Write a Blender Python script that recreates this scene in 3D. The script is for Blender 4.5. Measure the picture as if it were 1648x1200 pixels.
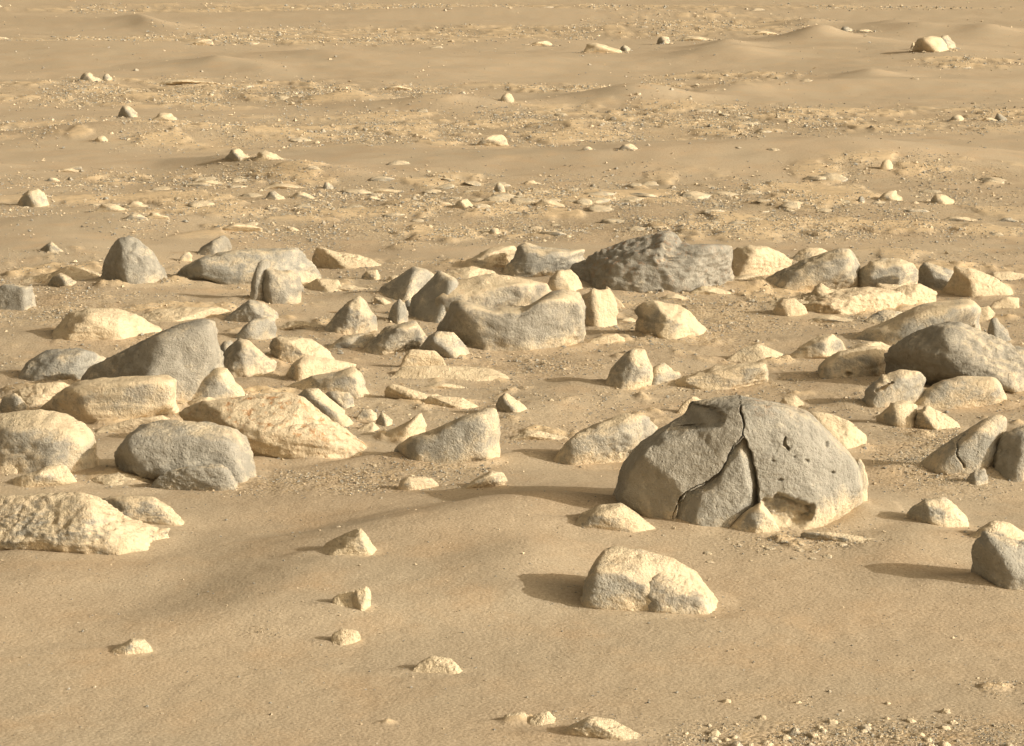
import bpy, bmesh, math, random
import numpy as np
from mathutils import Vector

for o in list(bpy.data.objects):
    bpy.data.objects.remove(o)
scene = bpy.context.scene
COL = scene.collection
rng = np.random.default_rng(7)
random.seed(7)

# ------------------------------------------------------------------ camera
W0, H0 = 1648.0, 1200.0
FPX = 3627.0
CAMH = 2.0
PITCH = math.radians(10.0)
cam = bpy.data.cameras.new('camera')
cam.sensor_width = 36.0
cam.lens = 36.0 * FPX / W0
cam.clip_start = 0.05
cam.clip_end = 9000
camo = bpy.data.objects.new('camera', cam)
COL.objects.link(camo)
camo.location = (0, 0, CAMH)
camo.rotation_euler = (math.pi / 2 - PITCH, 0, 0)
scene.camera = camo
scene.render.resolution_x = 1024
scene.render.resolution_y = 746

# ------------------------------------------------------------------ sky and sun
SUN_EL = math.radians(21.5)
SUN_BACK = math.radians(22)       # how far behind the camera the sun stands, from due right
sx, sy, sz = (math.cos(SUN_EL) * math.cos(SUN_BACK), -math.cos(SUN_EL) * math.sin(SUN_BACK), math.sin(SUN_EL))
world = bpy.data.worlds.new('World')
scene.world = world
world.use_nodes = True
wn, wl = world.node_tree.nodes, world.node_tree.links
sky = wn.new('ShaderNodeTexSky')
sky.sky_type = 'NISHITA'
sky.sun_disc = False
sky.sun_elevation = SUN_EL
sky.sun_rotation = math.atan2(sx, sy)
sky.altitude = 0
sky.air_density = 1.0
sky.dust_density = 6.0
sky.ozone_density = 0.5
bwn = wn.new('ShaderNodeRGBToBW')
tint = wn.new('ShaderNodeMix'); tint.data_type = 'RGBA'; tint.blend_type = 'MULTIPLY'
tint.inputs[0].default_value = 1.0
wl.new(sky.outputs[0], bwn.inputs[0])
wl.new(bwn.outputs[0], tint.inputs[6])
tint.inputs[7].default_value = (1.0, 0.84, 0.61, 1)      # dusty butterscotch air
bg = wn['Background']
wl.new(tint.outputs[2], bg.inputs[0])
bg.inputs[1].default_value = 0.15
sl = bpy.data.lights.new('sun', 'SUN')
sl.energy = 3.3
sl.angle = math.radians(0.6)
sl.color = (1.0, 0.945, 0.84)
so = bpy.data.objects.new('sun', sl)
COL.objects.link(so)
so.rotation_euler = Vector((sx, sy, sz)).to_track_quat('Z', 'Y').to_euler()
so.location = (20, -10, 15)
scene.view_settings.view_transform = 'Standard'
scene.view_settings.look = 'None'
scene.view_settings.gamma = 1.0
scene.view_settings.exposure = 0.375

# ------------------------------------------------------------------ numpy noise
_perm = np.random.default_rng(3).permutation(512).astype(np.int64)
_perm = np.concatenate([_perm, _perm, _perm])
_g = np.random.default_rng(5).normal(size=(512, 3))
_g /= np.linalg.norm(_g, axis=1)[:, None]


def perlin(p):
    p = np.asarray(p, dtype=np.float64)
    i = np.floor(p).astype(np.int64)
    f = p - i
    i &= 511
    w = f * f * f * (f * (f * 6 - 15) + 10)
    out = 0
    for dx in (0, 1):
        wx = w[:, 0] if dx else 1 - w[:, 0]
        a = _perm[(i[:, 0] + dx) & 511]
        for dy in (0, 1):
            wy = wx * (w[:, 1] if dy else 1 - w[:, 1])
            b = _perm[a + ((i[:, 1] + dy) & 511)]
            for dz in (0, 1):
                wz = wy * (w[:, 2] if dz else 1 - w[:, 2])
                g = _g[_perm[b + ((i[:, 2] + dz) & 511)] & 511]
                out = out + wz * (g[:, 0] * (f[:, 0] - dx) + g[:, 1] * (f[:, 1] - dy) + g[:, 2] * (f[:, 2] - dz))
    return out * 1.5


def fbm(p, octv=4, gain=0.5):
    a, s, r = 1.0, 1.0, 0
    for k in range(octv):
        r = r + a * perlin(p * s + 17.3 * k)
        a *= gain
        s *= 2.07
    return r


def billow(p, octv=3, gain=0.5):
    a, s, r = 1.0, 1.0, 0
    for k in range(octv):
        r = r + a * (np.abs(perlin(p * s + 9.1 * k)) * 2 - 0.6)
        a *= gain
        s *= 2.11
    return r


def noise2(x, y, sc, seed=0.0, octv=3):
    return fbm(np.stack([x * sc, y * sc, np.full_like(x, seed)], 1), octv)


def sstep(a, b, x):
    t = np.clip((x - a) / (b - a), 0, 1)
    return t * t * (3 - 2 * t)


# ------------------------------------------------------------------ pixel <-> world
CP, SP = math.cos(PITCH), math.sin(PITCH)


def ray(px, py):
    a = (np.asarray(px, float) - W0 / 2) / FPX
    b = (H0 / 2 - np.asarray(py, float)) / FPX
    return np.stack([a, CP + b * SP, -SP + b * CP], -1)


def at_depth(px, py, Y):
    d = ray(px, py)
    t = np.asarray(Y, float) / d[..., 1]
    p = d * t[..., None]
    p[..., 2] += CAMH
    return p


def project(p):
    z = p[:, 2] - CAMH
    fw = p[:, 1] * CP - z * SP
    up = p[:, 1] * SP + z * CP
    return W0 / 2 + FPX * p[:, 0] / fw, H0 / 2 - FPX * up / fw


def uv_of(x, y):
    """photo position of a point of the level plain"""
    yy = np.maximum(y, 0.5)
    fw = yy * CP + CAMH * SP
    up = yy * SP - CAMH * CP
    return W0 / 2 + FPX * x / fw, H0 / 2 - FPX * up / fw


# ------------------------------------------------------------------ terrain
# (u, v, half width u, half width v, height m, tilt)
MOUNDS = [
    (835, 930, 110, 40, 0.038, -0.1), (1450, 905, 90, 30, 0.025, 0.0),
    (860, 832, 170, 40, 0.036, -0.12), (1190, 870, 260, 40, 0.02, 0.0), (1400, 835, 130, 34, 0.035, 0.25),
    (560, 815, 260, 22, 0.022, 0.0), (860, 655, 110, 26, 0.035, -0.15), (300, 480, 160, 22, 0.03, 0),
    (120, 410, 190, 26, 0.09, 0.0), (150, 360, 200, 14, 0.10, 0.0), (1000, 262, 420, 18, 0.16, 0), (1350, 262, 330, 17, 0.16, 0),
    (220, 222, 230, 9, 0.2, 0.0), (430, 275, 150, 9, 0.12, 0.1),
    (180, 88, 330, 16, 0.42, 0.02), (520, 105, 160, 9, 0.36, 0.04), (350, 112, 60, 5, 0.34, 0), (420, 118, 60, 5, 0.22, 0),
    (760, 104, 250, 13, 0.35, 0), (160, 40, 220, 6, 0.5, 0.04), (230, 42, 50, 5, 0.5, 0.1),
    (1310, 72, 75, 7, 0.62, 0.0), (1325, 66, 34, 6, 0.45, 0.0), (1170, 84, 60, 6, 0.45, 0.0), (1180, 98, 90, 6, 0.40, 0), (1400, 80, 190, 12, 0.4, 0.0),
    (1480, 52, 90, 6, 0.6, 0), (1440, 44, 60, 5, 0.5, 0), (1590, 54, 60, 6, 0.5, 0), (1300, 40, 60, 4, 0.5, 0), (1500, 100, 160, 12, 0.25, 0),
    (1250, 142, 160, 6, 0.2, 0), (1480, 140, 220, 9, 0.22, 0.0), (1180, 148, 90, 5, 0.2, 0), (1030, 160, 100, 6, 0.28, 0), (710, 170, 120, 5, 0.2, 0),
    (950, 205, 80, 4, 0.1, 0), (1400, 128, 50, 4, 0.25, 0), (560, 160, 90, 4, .16, 0), (800, 26, 300, 4, 0.5, 0), (1000, 45, 200, 3, .35, 0),
]
CREST_V = np.array([780, 830, 850, 870, 890, 950, 1000, 1060, 1120])
CREST_U = np.array([900, 742, 650, 560, 505, 432, 330, 150, -100])


# peach crust of cemented sand and broken bedrock between the boulders
CRUST = [
    (90,446,80,13,1), (300,504,95,10,1), (555,524,60,13,.8), (560,425,60,9,.8), (530,456,45,8,.8), (60,636,60,12,1), (205,682,75,9,.9),
    (200,772,65,7,.9), (640,702,42,10,.8), (690,642,85,12,.7), (865,690,50,8,.9), (1250,474,60,18,1), (1400,486,110,18,1), (1565,468,75,15,1),
    (1115,458,70,7,.8), (975,548,45,7,.9), (1240,577,70,6,.6), (500,602,60,10,.7), (615,1157,45,7,.5), (835,1156,50,7,.7), (1605,1103,45,13,.5),
    (750,436,60,8,.8), (420,590,70,10,.6), (400,640,120,14,.8), (1500,440,120,14,.8), (190,470,40,5,.7), (1340,695,50,12,.5), (1300,890,110,12,.35),
    (1480,700,50,8,.5), (440,535,30,4,.4), (820,432,120,10,.6), (130,800,120,6,.5),
]


def crust(x, y, u, v):
    c = np.zeros_like(u)
    for (u0, v0, su, sv, A) in CRUST:
        c = np.maximum(c, A * np.exp(-((u - u0) / su) ** 2 - ((v - v0) / sv) ** 2))
    c = np.maximum(c, 0.27 * sstep(398, 430, v) * (1 - sstep(690, 745, v)))
    w = np.zeros_like(u)
    m = c > 0.03
    if m.any():
        n = fbm(np.stack([x[m] * 4.0, y[m] * 3.0, np.full(m.sum(), 2.2)], 1), 4, 0.6)
        w[m] = sstep(0.34, 0.62, c[m] + 0.32 * n)
    return w


def ledges(x, y, u, v, g):
    """worn bedrock showing through the sand of the plain, 0..1"""
    d = np.hypot(x, y)
    a = fbm(np.stack([x * 0.9, y * 0.75, np.full_like(x, 3.1)], 1), 4, 0.6)
    k = 1.0 / (1.0 + (d / 45) ** 2)
    m = sstep(0.08, 0.28, a + 0.25 * (g - 0.6))
    return m * sstep(12, 17, d) * sstep(0.15, 0.5, g)


def terrain(x, y):
    u, v = uv_of(x, y)
    d = np.hypot(x, y)
    h = 0.035 * noise2(x, y, 0.55, 1.5, 3) * sstep(4, 9, d) + 0.05 * noise2(x, y, 0.22, 4.5, 2) * sstep(8, 20, d)
    h += 0.20 * noise2(x, y, 0.05, 2.5, 3) * sstep(25, 60, d)
    h += 1.2 * noise2(x, y, 0.012, 8.5, 2) * sstep(120, 400, d)
    for (u0, v0, su, sv, A, tl) in MOUNDS:
        du, dv = u - u0, v - v0 - tl * (u - u0)
        # the sunny flank is long and low, the lee flank short
        q = (du / su) ** 2 + (dv / sv) ** 2
        h += A * np.exp(-q) if v0 > 150 else 0.62 * A * np.exp(-1.15 * (q + 0.02) ** 0.72)
    # lee step of the foreground drift
    uc = np.interp(v, CREST_V, CREST_U)
    s = u - uc
    win = sstep(800, 880, v) * (1 - sstep(940, 1060, v))
    h += 0.066 * (sstep(-190, 80, s) * (1 - sstep(90, 700, s))) * win
    # soft wind ripples on the drift
    rip = np.sin((v + 0.10 * u) * 0.42 + 2.0 * noise2(x, y, 1.3, 3.3, 2))
    h += 0.0016 * rip * np.exp(-((u - 640) / 140) ** 2 - ((v - 845) / 22) ** 2)
    # long low ripples
    rr = noise2(x * 0.55 + y * 0.12, y * 1.3 - x * 0.2, 1.6, 6.1, 2)
    h += 0.010 * rr * sstep(5, 8, d) * (1 - sstep(30, 60, d))
    # wheel tracks: two rows of cleat dents
    for v1, ph in ((318, 0.0), (324, 1.4)):
        tr = np.exp(-((v - v1) / 1.7) ** 2) * sstep(120, 200, u) * (1 - sstep(390, 440, u))
        h -= 0.022 * tr * (0.5 + 0.5 * np.sin(u * 2 * math.pi / 7.5 + ph))
    g = grit(u, v)
    h += ledges(x, y, u, v, g) * (0.024 + 0.022 * sstep(20, 60, d))
    cr = crust(x, y, u, v)
    m = cr > 0
    if m.any():
        h[m] += cr[m] * (0.016 + 0.015 * fbm(np.stack([x[m] * 9, y[m] * 9, np.full(m.sum(), 5.2)], 1), 4, 0.6))
    # grain of the gravelly ground
    near = 1 - sstep(14, 28, d)
    h += near * (0.0008 + 0.0055 * g) * noise2(x, y, 11.0, 9.2, 2)
    return h


# gravelly, stony ground: (u, v, su, sv, strength)
GRIT = [
    (1400, 1190, 330, 38, 0.9), (1230, 1120, 160, 24, 0.3), (1600, 1100, 60, 20, 0.5), (540, 778, 190, 22, 1.0), (700, 760, 130, 22, 0.6),
    (1520, 735, 130, 70, 0.9), (1300, 885, 160, 26, 0.55), (1120, 520, 170, 50, 1.0), (870, 590, 160, 22, 0.7), (560, 650, 60, 30, 0.6),
    (90, 500, 150, 40, 0.8), (800, 690, 90, 25, 0.6), (950, 1150, 160, 20, 0.25), (250, 545, 120, 22, .7), (420, 1020, 70, 12, 0.3),
    (824, 325, 900, 40, 0.85), (900, 370, 700, 26, 0.9), (1300, 360, 400, 40, 0.8), (600, 215, 700, 26, 0.9), (300, 150, 420, 22, 0.9),
    (1100, 195, 600, 26, 0.9), (1500, 285, 240, 14, 0.8), (950, 142, 320, 10, 0.7), (1180, 124, 160, 9, 0.6), (1560, 112, 90, 8, 0.9), (400, 68, 420, 10, .8),
    (800, 50, 500, 10, .8), (800, 14, 900, 7, .8), (1500, 186, 300, 18, .6), (300, 290, 330, 20, .7), (520, 395, 260, 14, 0.5), (1130, 40, 200, 20, .7),
    (1500, 420, 260, 30, .4),
]


def grit(u, v):
    g = np.zeros_like(u)
    for (u0, v0, su, sv, A) in GRIT:
        g = np.maximum(g, A * np.exp(-((u - u0) / su) ** 2 - ((v - v0) / sv) ** 2))
    g = np.maximum(g, 0.34 * sstep(400, 430, v) * (1 - sstep(680, 740, v)))
    g = np.maximum(g, 0.16)
    return np.clip(g, 0, 1)


def ground_hit(px, py):
    """forward distance at which the line of sight through a photo point meets the ground"""
    px = np.atleast_1d(np.asarray(px, float))
    py = np.atleast_1d(np.asarray(py, float))
    lo = np.full(px.shape, 2.5)
    hi = np.full(px.shape, 260.0)
    d = ray(px, py)
    # march in log distance for the first crossing, then bisect
    ks = np.exp(np.linspace(math.log(2.5), math.log(260), 90))
    found = np.zeros(px.shape, bool)
    prev = np.full(px.shape, 2.5)
    P = at_depth(np.repeat(px, 90), np.repeat(py, 90), np.tile(ks, len(px)))
    below = (P[:, 2] < surface(P[:, 0], P[:, 1])).reshape(len(px), 90)
    for i in range(len(px)):
        w = np.nonzero(below[i])[0]
        if len(w):
            hi[i] = ks[w[0]]
            lo[i] = ks[max(w[0] - 1, 0)]
    for _ in range(16):
        mid = 0.5 * (lo + hi)
        p = at_depth(px, py, mid)
        b = p[:, 2] < surface(p[:, 0], p[:, 1])
        hi = np.where(b, mid, hi)
        lo = np.where(b, lo, mid)
    return 0.5 * (lo + hi)


# ------------------------------------------------------------------ materials
def N(nt, t, **k):
    n = nt.nodes.new(t)
    for a, b in k.items():
        setattr(n, a, b)
    return n


def mixc(nt, fac, a, b, blend='MIX'):
    m = N(nt, 'ShaderNodeMix', data_type='RGBA', blend_type=blend)
    for sock, val in ((0, fac), (6, a), (7, b)):
        if isinstance(val, bpy.types.NodeSocket):
            nt.links.new(val, m.inputs[sock])
        elif sock == 0:
            m.inputs[0].default_value = val
        else:
            m.inputs[sock].default_value = (*val, 1)
    return m.outputs[2]


def math_(nt, op, a, b=None, c=None, clamp=False):
    m = N(nt, 'ShaderNodeMath', operation=op)
    m.use_clamp = clamp
    for k, val in enumerate((a, b, c)):
        if val is None:
            continue
        if isinstance(val, bpy.types.NodeSocket):
            nt.links.new(val, m.inputs[k])
        else:
            m.inputs[k].default_value = val
    return m.outputs[0]


def noise_(nt, co, scale, detail=3, rough=0.55):
    n = N(nt, 'ShaderNodeTexNoise')
    n.inputs['Scale'].default_value = scale
    n.inputs['Detail'].default_value = detail
    n.inputs['Roughness'].default_value = rough
    nt.links.new(co, n.inputs['Vector'])
    return n.outputs['Fac']


def ramp_(nt, fac, a, b):
    m = N(nt, 'ShaderNodeMapRange')
    m.interpolation_type = 'SMOOTHSTEP'
    nt.links.new(fac, m.inputs[0])
    m.inputs[1].default_value = a
    m.inputs[2].default_value = b
    return m.outputs[0]


SAND = (0.452, 0.352, 0.236)
SAND_R = (0.470, 0.345, 0.216)
SAND_G = (0.424, 0.344, 0.238)
PALE = (0.665, 0.54, 0.365)
GREY = (0.376, 0.362, 0.312)
DARK = (0.305, 0.292, 0.250)


def mat_ground():
    m = bpy.data.materials.new('martian_sand')
    m.use_nodes = True
    nt = m.node_tree
    bs = nt.nodes['Principled BSDF']
    bs.inputs['Roughness'].default_value = 0.95
    bs.inputs['Specular IOR Level'].default_value = 0.1
    co = N(nt, 'ShaderNodeNewGeometry').outputs['Position']
    gr = N(nt, 'ShaderNodeAttribute', attribute_name='grit').outputs['Fac']
    pl = N(nt, 'ShaderNodeAttribute', attribute_name='pale').outputs['Fac']
    big = noise_(nt, co, 0.8, 4)
    c = mixc(nt, ramp_(nt, big, 0.35, 0.7), SAND_G, SAND)
    mid = noise_(nt, co, 3.0, 4, 0.6)
    c = mixc(nt, ramp_(nt, mid, 0.45, 0.8), c, SAND_R)
    # single grains
    grain = noise_(nt, co, 105.0, 3, 0.75)
    c = mixc(nt, ramp_(nt, grain, 0.34, 0.50), mixc(nt, math_(nt, 'MULTIPLY', big, 0.62), c, (0.17, 0.125, 0.075)), c)
    c = mixc(nt, ramp_(nt, grain, 0.52, 0.68), c, mixc(nt, 0.4, c, (0.66, 0.55, 0.40)))
    # coarse grit
    v = N(nt, 'ShaderNodeTexVoronoi', feature='F1')
    v.inputs['Scale'].default_value = 75
    nt.links.new(co, v.inputs['Vector'])
    vc = N(nt, 'ShaderNodeSeparateColor')
    nt.links.new(v.outputs['Color'], vc.inputs[0])
    pick = ramp_(nt, vc.outputs[0], 0.55, 0.75)
    stone = mixc(nt, ramp_(nt, vc.outputs[1], 0.25, 0.85), (0.20, 0.155, 0.095), (0.50, 0.37, 0.21))
    f = math_(nt, 'MULTIPLY', math_(nt, 'MULTIPLY', pick, ramp_(nt, gr, 0.1, 0.8)), 0.75)
    c = mixc(nt, f, c, stone)
    # worn bedrock showing through
    c = mixc(nt, math_(nt, 'MULTIPLY', pl, ramp_(nt, noise_(nt, co, 11, 6, 0.7), 0.30, 0.58)), c, (0.64, 0.485, 0.295))
    nt.links.new(c, bs.inputs['Base Color'])
    bm = N(nt, 'ShaderNodeBump')
    bm.inputs['Strength'].default_value = 0.55
    bm.inputs['Distance'].default_value = 0.006
    hgt = math_(nt, 'ADD', math_(nt, 'MULTIPLY', grain, 0.6), math_(nt, 'MULTIPLY', math_(nt, 'SUBTRACT', 1.0, v.outputs['Distance']), math_(nt, 'ADD', math_(nt, 'MULTIPLY', gr, 1.2), 0.12)))
    hgt = math_(nt, 'ADD', hgt, math_(nt, 'MULTIPLY', noise_(nt, co, 45, 3), 0.3))
    nt.links.new(hgt, bm.inputs['Height'])
    nt.links.new(bm.outputs[0], bs.inputs['Normal'])
    return m


def mat_rock():
    m = bpy.data.materials.new('dusty_rock')
    m.use_nodes = True
    nt = m.node_tree
    bs = nt.nodes['Principled BSDF']
    bs.inputs['Roughness'].default_value = 0.9
    bs.inputs['Specular IOR Level'].default_value = 0.15
    co = N(nt, 'ShaderNodeNewGeometry').outputs['Position']
    du = N(nt, 'ShaderNodeAttribute', attribute_name='dust').outputs['Fac']
    tn = N(nt, 'ShaderNodeAttribute', attribute_name='tone').outputs['Fac']
    ru = N(nt, 'ShaderNodeAttribute', attribute_name='rust').outputs['Fac']
    n1 = noise_(nt, co, 14, 5, 0.6)
    n2 = noise_(nt, co, 90, 4, 0.65)
    c = mixc(nt, tn, DARK, GREY)
    oi = N(nt, 'ShaderNodeObjectInfo').outputs['Random']
    c = mixc(nt, math_(nt, 'MULTIPLY', oi, 0.30), c, (0.33, 0.265, 0.175))
    c = mixc(nt, ramp_(nt, n1, 0.35, 0.7), mixc(nt, 0.25, c, (0.14, 0.12, 0.09)), mixc(nt, 0.5, c, (0.38, 0.35, 0.29)))
    d2 = math_(nt, 'ADD', du, math_(nt, 'MULTIPLY', math_(nt, 'SUBTRACT', n1, 0.5), 0.95))
    d2 = math_(nt, 'ADD', d2, math_(nt, 'MULTIPLY', math_(nt, 'SUBTRACT', n2, 0.5), 0.5))
    pale = mixc(nt, ramp_(nt, noise_(nt, co, 6, 3), 0.35, 0.7), (0.60, 0.495, 0.335), PALE)
    pale = mixc(nt, math_(nt, 'MULTIPLY', ramp_(nt, noise_(nt, co, 7.5, 5, 0.65), 0.45, 0.7), 0.5), pale, (0.47, 0.365, 0.235))
    c = mixc(nt, ramp_(nt, d2, 0.20, 0.78), c, pale)
    rsp = ramp_(nt, noise_(nt, co, 22, 5, 0.7), 0.5, 0.68)
    c = mixc(nt, math_(nt, 'MULTIPLY', ru, rsp), c, (0.40, 0.205, 0.085))
    # grain and tiny dark vesicles
    c = mixc(nt, ramp_(nt, n2, 0.30, 0.42), mixc(nt, 0.35, c, (0.10, 0.085, 0.06)), c)
    nt.links.new(c, bs.inputs['Base Color'])
    v = N(nt, 'ShaderNodeTexVoronoi', feature='F1')
    v.inputs['Scale'].default_value = 48
    nt.links.new(co, v.inputs['Vector'])
    pit = ramp_(nt, v.outputs['Distance'], 0.05, 0.32)
    bm = N(nt, 'ShaderNodeBump')
    bm.inputs['Strength'].default_value = 0.75
    bm.inputs['Distance'].default_value = 0.009
    hh = math_(nt, 'ADD', math_(nt, 'MULTIPLY', n2, 1.0), math_(nt, 'MULTIPLY', pit, 0.28))
    hh = math_(nt, 'ADD', hh, math_(nt, 'MULTIPLY', noise_(nt, co, 260, 2), 0.35))
    hh = math_(nt, 'ADD', hh, math_(nt, 'MULTIPLY', noise_(nt, co, 34, 4, 0.6), 1.5))
    nt.links.new(hh, bm.inputs['Height'])
    nt.links.new(bm.outputs[0], bs.inputs['Normal'])
    return m


M_GROUND, M_ROCK = mat_ground(), mat_rock()


def mesh_from(name, V, F, mat, attrs=None, smooth=True):
    me = bpy.data.meshes.new(name)
    V = np.asarray(V, np.float32)
    F = np.asarray(F, np.int32)
    k = F.shape[1]
    me.vertices.add(len(V))
    me.vertices.foreach_set('co', V.ravel())
    me.loops.add(F.size)
    me.loops.foreach_set('vertex_index', F.ravel())
    me.polygons.add(len(F))
    me.polygons.foreach_set('loop_start', np.arange(0, F.size, k, dtype=np.int32))
    me.polygons.foreach_set('use_smooth', np.full(len(F), smooth))
    for n, a in (attrs or {}).items():
        at = me.attributes.new(n, 'FLOAT', 'POINT')
        at.data.foreach_set('value', np.asarray(a, np.float32))
    me.update(calc_edges=True)
    me.materials.append(mat)
    return me


def link(name, me, label=None, cat=None, group=None, kind=None, parent=None, loc=None):
    o = bpy.data.objects.new(name, me)
    COL.objects.link(o)
    if parent is not None:
        o.parent = parent
    if loc is not None:
        o.location = loc
    if label:
        o['label'] = label
    if cat:
        o['category'] = cat
    if group:
        o['group'] = group
    if kind:
        o['kind'] = kind
    return o


# ------------------------------------------------------------------ ground
GRID = {}


def build_ground():
    th = np.concatenate([np.linspace(-math.pi, -0.32, 40)[:-1], np.linspace(-0.32, 0.32, 570), np.linspace(0.32, math.pi, 40)[1:]])
    vv = np.concatenate([np.linspace(1320, 300, 640)[:-1], np.linspace(300, -30, 330)])
    b = (H0 / 2 - vv) / FPX
    rr = CAMH * (CP + b * SP) / (SP - b * CP)
    rr = np.concatenate([[0.3, 1.0, 2.0, 3.0, 4.0], rr[rr > 4.3], [800, 1100, 1600, 2500, 4000, 7000]])
    rr = np.unique(rr)
    R, T = np.meshgrid(rr, th, indexing='ij')
    x, y = (R * np.sin(T)).ravel(), (R * np.cos(T)).ravel()
    yy = np.where(y < 0.5, -1, y)
    z = np.zeros_like(x)
    fr = (np.abs(T.ravel()) < 0.9)
    z[fr] = terrain(x[fr], y[fr])
    bk = ~fr
    z[bk] = 0.03 * noise2(x[bk], y[bk], 0.3, 1.5, 2)
    z[np.hypot(x, y) < 1.0] = -0.02
    u, v = uv_of(x, y)
    g = np.where(fr, grit(u, v), 0.4)
    pale = np.zeros_like(x)
    pale[fr] = 0.85 * ledges(x[fr], y[fr], u[fr], v[fr], g[fr])
    pale = np.maximum(pale, 0.35 * sstep(0.15, 0.6, noise2(x, y, 0.8, 5.7, 3)) * g)
    pale[fr] = np.maximum(pale[fr], crust(x[fr], y[fr], u[fr], v[fr]))
    nr, nc = R.shape
    GRID['r'], GRID['t'], GRID['z'] = rr, th, z.reshape(nr, nc)
    idx = np.arange(nr * nc).reshape(nr, nc)
    F = np.stack([idx[:-1, :-1], idx[1:, :-1], idx[1:, 1:], idx[:-1, 1:]], -1).reshape(-1, 4)
    F = F[:, ::-1]
    me = mesh_from('ground', np.stack([x, y, z], 1), F, M_GROUND, {'grit': g, 'pale': pale})
    link('ground', me, kind='structure')


build_ground()


def surface(x, y):
    """height of the built ground"""
    r, t = np.hypot(x, y), np.arctan2(x, y)
    R_, T_, Z_ = GRID['r'], GRID['t'], GRID['z']
    i = np.clip(np.searchsorted(R_, r) - 1, 0, len(R_) - 2)
    j = np.clip(np.searchsorted(T_, t) - 1, 0, len(T_) - 2)
    a = np.clip((r - R_[i]) / (R_[i + 1] - R_[i]), 0, 1)
    b = np.clip((t - T_[j]) / (T_[j + 1] - T_[j]), 0, 1)
    return (Z_[i, j] * (1 - a) + Z_[i + 1, j] * a) * (1 - b) + (Z_[i, j + 1] * (1 - a) + Z_[i + 1, j + 1] * a) * b

# ------------------------------------------------------------------ rock builder
_ico = {}


def ico(level):
    if level not in _ico:
        bm = bmesh.new()
        bmesh.ops.create_icosphere(bm, subdivisions=level, radius=1.0)
        V = np.array([v.co[:] for v in bm.verts])
        F = np.array([[v.index for v in f.verts] for f in bm.faces])
        bm.free()
        V /= np.linalg.norm(V, axis=1)[:, None]
        E = np.concatenate([F[:, [0, 1]], F[:, [1, 2]], F[:, [2, 0]]])
        E = np.concatenate([E, E[:, ::-1]])
        deg = np.bincount(E[:, 0], minlength=len(V))
        _ico[level] = (V, F, E, deg)
    return _ico[level]


def hull_planes(P):
    bm = bmesh.new()
    for p in P:
        bm.verts.new(p)
    r = bmesh.ops.convex_hull(bm, input=bm.verts)
    c = np.mean(P, axis=0)
    out = []
    for f in bm.faces:
        f.normal_update()
        n = np.array(f.normal[:])
        l = np.linalg.norm(n)
        if l < 0.5:
            continue
        p0 = np.array(f.verts[0].co[:])
        h = n @ p0
        if n @ c > h:
            n, h = -n, -h
        out.append((*n, h))
    bm.free()
    return np.array(out)


def vnormals(V, F):
    fn = np.cross(V[F[:, 1]] - V[F[:, 0]], V[F[:, 2]] - V[F[:, 0]])
    n = np.zeros_like(V)
    for k in range(3):
        for a in range(3):
            n[:, a] += np.bincount(F[:, k], weights=fn[:, a], minlength=len(V))
    return n / (np.linalg.norm(n, axis=1)[:, None] + 1e-12)


def star_mesh(P, level, soft, seed=1, nf=9):
    lo, hi = P.min(0), P.max(0)
    c, s = (lo + hi) / 2, (hi - lo) / 2 + 1e-6
    Q = (P - c) / s
    c2 = Q.mean(0) * 0.5
    Q = Q - c2
    pl = hull_planes(Q)
    V, F, E, deg = ico(level)
    # flat chips struck off the front, top and back, leaving the outline alone
    rg = np.random.default_rng(int(seed * 100) + 900)
    extra = []
    while len(extra) < nf:
        n = rg.normal(size=3)
        n /= np.linalg.norm(n)
        if n[2] < -0.2 or (-0.45 < n[1] < 0.25) or n[2] > 0.5:
            continue
        extra.append((*n, (Q @ n).max() * rg.uniform(0.80, 0.96)))
    pl = np.concatenate([pl, np.array(extra).reshape(-1, 4)])
    den = V @ pl[:, :3].T
    hh = np.maximum(pl[:, 3], 0.02)
    r = 1.0 / np.max(den / hh, axis=1)
    it = max(1, int(soft * {2: 1, 3: 1, 4: 2, 5: 5, 6: 14, 7: 50}[level]))
    r0 = r
    for _ in range(it):
        r = 0.5 * r + 0.5 * np.bincount(E[:, 0], weights=r[E[:, 1]], minlength=len(V)) / deg
    X = V * (r * 1.008)[:, None]
    return (X + c2) * s + c, F


def refine(V, F, nrm, mask):
    """split the marked triangles in four"""
    f = F[mask]
    E = np.sort(np.concatenate([f[:, [0, 1]], f[:, [1, 2]], f[:, [2, 0]]]), axis=1)
    U, inv = np.unique(E, axis=0, return_inverse=True)
    inv = inv.reshape(-1)
    n0, m = len(V), len(f)
    a, b, c = n0 + inv[:m], n0 + inv[m:2 * m], n0 + inv[2 * m:]
    V = np.concatenate([V, V[U].mean(1)])
    nn = nrm[U].mean(1)
    nrm = np.concatenate([nrm, nn / (np.linalg.norm(nn, axis=1)[:, None] + 1e-9)])
    new = np.concatenate([np.stack([f[:, 0], a, c], 1), np.stack([a, f[:, 1], b], 1), np.stack([c, b, f[:, 2]], 1), np.stack([a, b, c], 1)])
    return V, np.concatenate([F[~mask], new]), nrm


def seg_dist(px, py, poly):
    d = np.full(px.shape, 1e9)
    for (x0, y0), (x1, y1) in zip(poly[:-1], poly[1:]):
        dx, dy = x1 - x0, y1 - y0
        t = np.clip(((px - x0) * dx + (py - y0) * dy) / (dx * dx + dy * dy), 0, 1)
        d = np.minimum(d, np.hypot(px - x0 - t * dx, py - y0 - t * dy))
    return d


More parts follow.
